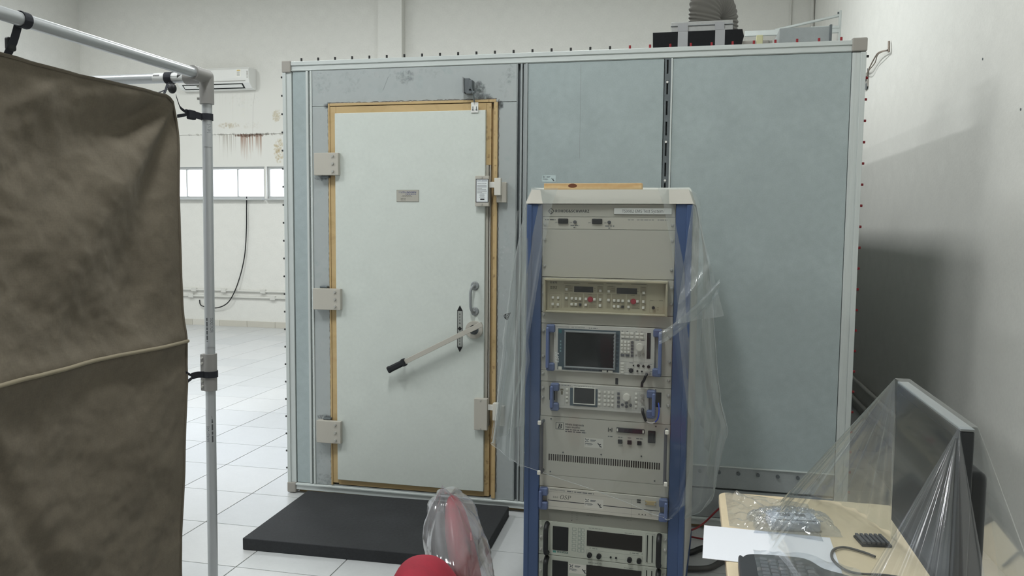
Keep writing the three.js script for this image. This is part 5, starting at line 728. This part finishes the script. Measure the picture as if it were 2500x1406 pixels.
// ------------------------------------------------------------------ desk and what lies on it
{
  const x0 = 0.098, x1 = 0.565, z0 = -2.29, z1 = -0.55, ty = 0.75;
  const d = thing('desk', 'cream desk with rounded corners beside the equipment rack', 'desk', [(x0 + x1) / 2, 0, (z0 + z1) / 2]);
  const hw = (x1 - x0) / 2, hz = (z1 - z0) / 2, rc = 0.03, s = new THREE.Shape();
  s.moveTo(-hw + rc, -hz); s.lineTo(hw - rc, -hz); s.absarc(hw - rc, -hz + rc, rc, -Math.PI / 2, 0); s.lineTo(hw, hz - rc); s.absarc(hw - rc, hz - rc, rc, 0, Math.PI / 2); s.lineTo(-hw + rc, hz); s.absarc(-hw + rc, hz - rc, rc, Math.PI / 2, Math.PI); s.lineTo(-hw, -hz + rc); s.absarc(-hw + rc, -hz + rc, rc, Math.PI, Math.PI * 1.5);
  part('desk_top', metreUV(new THREE.ExtrudeGeometry(s, { depth: 0.019, bevelEnabled: true, bevelSize: 0.003, bevelThickness: 0.003, bevelOffset: -0.003, bevelSegments: 2, curveSegments: 8 }).rotateX(-Math.PI / 2).translate(0, ty - 0.022, 0), 1), M.desk, d);
  for (const sx of [-1, 1]) for (const sz of [-1, 1]) part('leg', rbox(sx * (hw - 0.05) - 0.02, sx * (hw - 0.05) + 0.02, 0, ty - 0.025, sz * (hz - 0.08) - 0.02, sz * (hz - 0.08) + 0.02, 0.004), M.deskLeg, d);
  part('apron', rbox(hw - 0.06, hw - 0.045, 0.35, ty - 0.025, -hz + 0.1, hz - 0.1, 0.003), M.desk, d);
  // sheet of paper
  const pp = solo('paper_sheet', rbox(-0.148, 0.148, 0, 0.0012, -0.103, 0.103, 0.0004), M.paper, 'blank white paper sheet jutting over the desk edge', 'paper', null, [0.198, ty + 0.0005, -1.905]); pp.rotation.y = -2 * R;
  // keyboard, short end towards the chamber
  const kb = thing('keyboard', 'dark curved keyboard wrapped in clear film on the desk', 'keyboard', [0.24, ty, -1.55]);
  const ks = new THREE.Shape(); const kp = [[-0.115, 0.23], [-0.115, -0.19], [-0.106, -0.225], [-0.082, -0.247], [0.0, -0.252], [0.03, -0.243], [0.055, -0.205], [0.095, -0.183], [0.115, -0.165], [0.12, -0.12], [0.12, 0.23]]; ks.moveTo(...kp[0]); ks.splineThru(kp.slice(1).map(p => new THREE.Vector2(...p))); ks.lineTo(...kp[0]);
  part('keyboard_case', new THREE.ExtrudeGeometry(ks, { depth: 0.016, bevelEnabled: true, bevelSize: 0.004, bevelThickness: 0.004, bevelSegments: 2 }).rotateX(Math.PI / 2).translate(0, 0.022, 0), std('#22252a', 0.4), kb);
  const kg = rbox(-0.0078, 0.0078, 0, 0.006, -0.0078, 0.0078, 0.002); for (let i = 0; i < 6; i++) for (let j = 0; j < 22; j++) { const kx = -0.066 + i * 0.0185, kz = -0.215 + j * 0.0185 + (i % 3) * 0.004; if (kx > 0.02 && kz < -0.2) continue; const k = part('key_cap', kg, M.keyDark, kb); k.position.set(kx, 0.0255, kz); }
  part('keyboard_wrap', grid(40, 60, (u, v) => [lerp(-0.085, 0.125, u), 0.036 + 0.006 * (0.3 - Math.abs(noise(u * 7, v * 14))) + 0.003 * noise(u * 5, v * 11, 3), lerp(-0.25 + 0.06 * Math.max(0, u - 0.55) / 0.45, 0.235, v)]), M.filmGloss, kb, 'clear shiny film');
  // small grey device under crumpled film
  const dv = thing('small_device', 'small grey device with two dark marks under crumpled film on the desk', 'device', [0.27, ty, -2.06], 0.12);
  part('device_body', [rbox(-0.06, 0.06, 0, 0.026, -0.035, 0.035, 0.006, 2), rbox(-0.05, 0.05, 0.026, 0.03, -0.02, 0.03, 0.002)], std('#d0d2d4', 0.5), dv); for (const x of [-0.02, 0.018]) part('device_mark', rbox(x - 0.012, x + 0.012, 0.03, 0.0308, -0.01, 0.008, 0.0003), M.keyDark, dv);
  part('device_wrap', grid(64, 56, (u, v) => { const e = Math.pow(Math.abs(Math.sin(u * Math.PI)), 0.35) * Math.pow(Math.abs(Math.sin(v * Math.PI)), 0.35); return [lerp(-0.1, 0.105, u) + 0.012 * noise(v * 5, u * 2), 0.002 + 0.031 * e + 0.022 * (0.4 - Math.abs(noise(u * 9, v * 8))) * e + 0.016 * (0.3 - Math.abs(noise(u * 21, v * 17, 4))) * e, lerp(-0.075, 0.06, v)]; }), M.filmGloss, dv, 'crumpled shiny film');
  // ribbed black clip and a grey cable loop
  const cl = thing('ribbed_clip', 'short black ribbed clip lying on the desk below the monitor', 'clip', [0.445, ty, -2.0], 0.15);
  part('clip_base', rbox(-0.035, 0.035, 0, 0.006, -0.03, 0.03, 0.002), M.black, cl); for (let i = 0; i < 6; i++) part('rib', rbox(-0.032 + i * 0.011, -0.025 + i * 0.011, 0.006, 0.012, -0.028, 0.028, 0.001), M.keyDark, cl);
  solo('cable_loop', tube([[0.5, ty + 0.005, -1.78], [0.44, ty + 0.005, -1.80], [0.36, ty + 0.005, -1.80], [0.333, ty + 0.005, -1.86], [0.345, ty + 0.005, -1.92], [0.37, ty + 0.005, -1.94], [0.41, ty + 0.005, -1.92], [0.43, ty + 0.005, -1.9]], 0.003, 60, 6), M.cableGrey, 'loop of thin grey cable on the desk', 'cable');
  // monitor, turned side-on: its screen faces the chairs
  const mn = thing('monitor', 'flat computer monitor with dark screen standing side-on under plastic', 'monitor', [0.42, ty, -1.477]);
  const mh = 0.187, my0 = 0.175, my1 = 0.448;
  part('screen_frame', [rbox(-0.018, 0.002, my0, my1, -mh, mh, 0.003, 2)], std('#2b2f33', 0.45), mn); part('screen', box(-0.0195, -0.0178, my0 + 0.018, my1 - 0.014, -mh + 0.014, mh - 0.014), std('#1c2226', 0.35), mn, 'dark blank screen'); part('rear_housing', [rbox(0.002, 0.035, my0 + 0.02, my1 - 0.07, -mh + 0.06, mh - 0.03, 0.012, 3)], std('#2d3034', 0.5), mn);
  part('top_trim', rbox(-0.018, 0.002, my1, my1 + 0.004, -mh, mh, 0.001), std('#8d9294', 0.4), mn, 'lighter grey top edge'); part('stand_neck', [rbox(0.036, 0.055, 0.012, 0.28, -0.04, 0.04, 0.006)], M.black, mn); part('stand_foot', rbox(-0.045, 0.12, 0, 0.014, -0.11, 0.11, 0.006), M.black, mn);
  // plastic film over the monitor and the desk
  const pf = thing('plastic_film', 'thin clear plastic film draped over the monitor down to the desk', 'plastic film', [0, 0, 0]);
  const F = new THREE.Vector3(0.398, 1.207, -1.668), N = new THREE.Vector3(0.398, 1.206, -1.286), FB = new THREE.Vector3(0.425, 1.207, -1.668), NB = new THREE.Vector3(0.425, 1.206, -1.286);
  const tri = (apex, pts, n, m, name, amp, k, ph = 0) => part(name, grid(n, 40, (u, v) => { const q = u * (pts.length - 1), i = Math.min(pts.length - 2, Math.floor(q)), f = q - i, e = new THREE.Vector3(...pts[i]).lerp(new THREE.Vector3(...pts[i + 1]), f), p = apex.clone().lerp(e, 0.004 + 0.996 * v); const w = amp * v * (Math.sin(u * k + ph + 0.6 * v) + 0.6 * Math.sin(u * k * 2.3 + 1 + ph) + 0.8 * noise(u * k * 0.4, v * 3, ph)); return [p.x - w * 0.7, p.y + Math.abs(w) * 0.15, p.z + w * 0.7]; }), m, pf);
  tri(F, [[0.295, 0.757, -2.31], [0.36, 0.757, -2.29], [0.42, 0.757, -2.25], [0.47, 0.757, -2.14], [0.5, 0.757, -2.0]], 120, M.film, 'film_pleats', 0.008, 26);
  tri(F, [[0.295, 0.757, -2.31], [0.25, 0.757, -2.2], [0.22, 0.757, -2.08], [0.2, 0.757, -1.95], [0.2, 0.757, -1.85]], 90, M.filmClear, 'film_pleats', 0.004, 20, 1);
  part('film_front', grid(30, 30, (u, v) => { const a = F.clone().lerp(N, u), b = new THREE.Vector3(0.2, 0.757, lerp(-1.85, -1.32, u)); const p = a.lerp(b, v); return [p.x, p.y + 0.004 * noise(u * 4, v * 4) * v, p.z]; }), M.filmClear, pf);
  tri(N, [[0.2, 0.757, -1.32], [0.19, 0.757, -1.22], [0.235, 0.757, -1.135], [0.29, 0.757, -1.065], [0.36, 0.757, -1.03], [0.43, 0.757, -1.05]], 160, M.filmGloss, 'film_pleats', 0.0045, 30, 2);
  tri(NB, [[0.43, 0.757, -1.05], [0.5, 0.757, -1.08], [0.585, 0.70, -1.14], [0.63, 0.62, -1.2]], 60, M.filmClear, 'film_pleats', 0.004, 14, 4);
  part('film_rear', grid(30, 30, (u, v) => { const a = FB.clone().lerp(NB, u), b = new THREE.Vector3(0.63, 0.62, lerp(-1.75, -1.2, u)); const p = a.lerp(b, v); return [p.x, p.y, p.z + 0.006 * noise(u * 5, v * 5)]; }), M.filmClear, pf);
  part('film_top', grid(20, 4, (u, v) => { const a = F.clone().lerp(N, u), b = FB.clone().lerp(NB, u), p = a.lerp(b, v); return [p.x, p.y + 0.0005, p.z]; }), M.filmClear, pf);
  part('film_spread', grid(70, 60, (u, v) => { const x = lerp(0.115, 0.33, u) , z = lerp(-2.285, -2.02, v) + 0.05 * u; const e = Math.min(1, 8 * Math.min(u, 1 - u)) * Math.min(1, 8 * Math.min(v, 1 - v)); const ridge = Math.max(0, 1 - Math.abs(u * 0.9 - v + 0.08) * 9); return [x, ty + 0.003 + e * (0.016 * (0.5 - Math.abs(noise(u * 6, v * 6, 1))) + 0.012 * (0.5 - Math.abs(noise(u * 4 + v * 3, v * 3 - u * 5, 6))) + 0.014 * ridge), z]; }), M.filmGloss, pf, 'crumpled film spread on the desk');
  // cables on the floor between rack and desk
  solo('floor_cable', tube([[-0.1, 0.02, -3.75], [0.03, 0.02, -3.62], [0.1, 0.02, -3.69], [0.2, 0.02, -3.72], [0.4, 0.02, -3.7]], 0.014, 40, 8), M.cable, 'thick black cable on the floor behind the desk corner', 'cable');
  solo('floor_cable', tube([[-0.1, 0.018, -3.46], [0.03, 0.018, -3.45], [0.12, 0.018, -3.48], [0.19, 0.018, -3.58], [0.3, 0.018, -3.66]], 0.013, 40, 8), M.cableGrey, 'dark grey cable curving out from under the rack', 'cable');
  solo('red_wire', tube([[-0.05, 0.012, -3.86], [0.05, 0.03, -3.88], [0.1, 0.05, -3.92], [0.16, 0.11, -3.94], [0.22, 0.17, -3.95]], 0.005, 40, 6), M.cableRed, 'thin red wire running up from the floor by the chamber', 'wire'); solo('red_wire', tube([[-0.05, 0.006, -3.8], [0.03, 0.012, -3.83], [0.12, 0.01, -3.82], [0.25, 0.01, -3.85]], 0.0045, 40, 6), M.cableRed, 'second thin red wire lying flat on the floor tiles', 'wire');
}
scene.traverse(o => { if (o.isMesh) { o.castShadow = true; o.receiveShadow = true; } });
renderer.render(scene, camera);
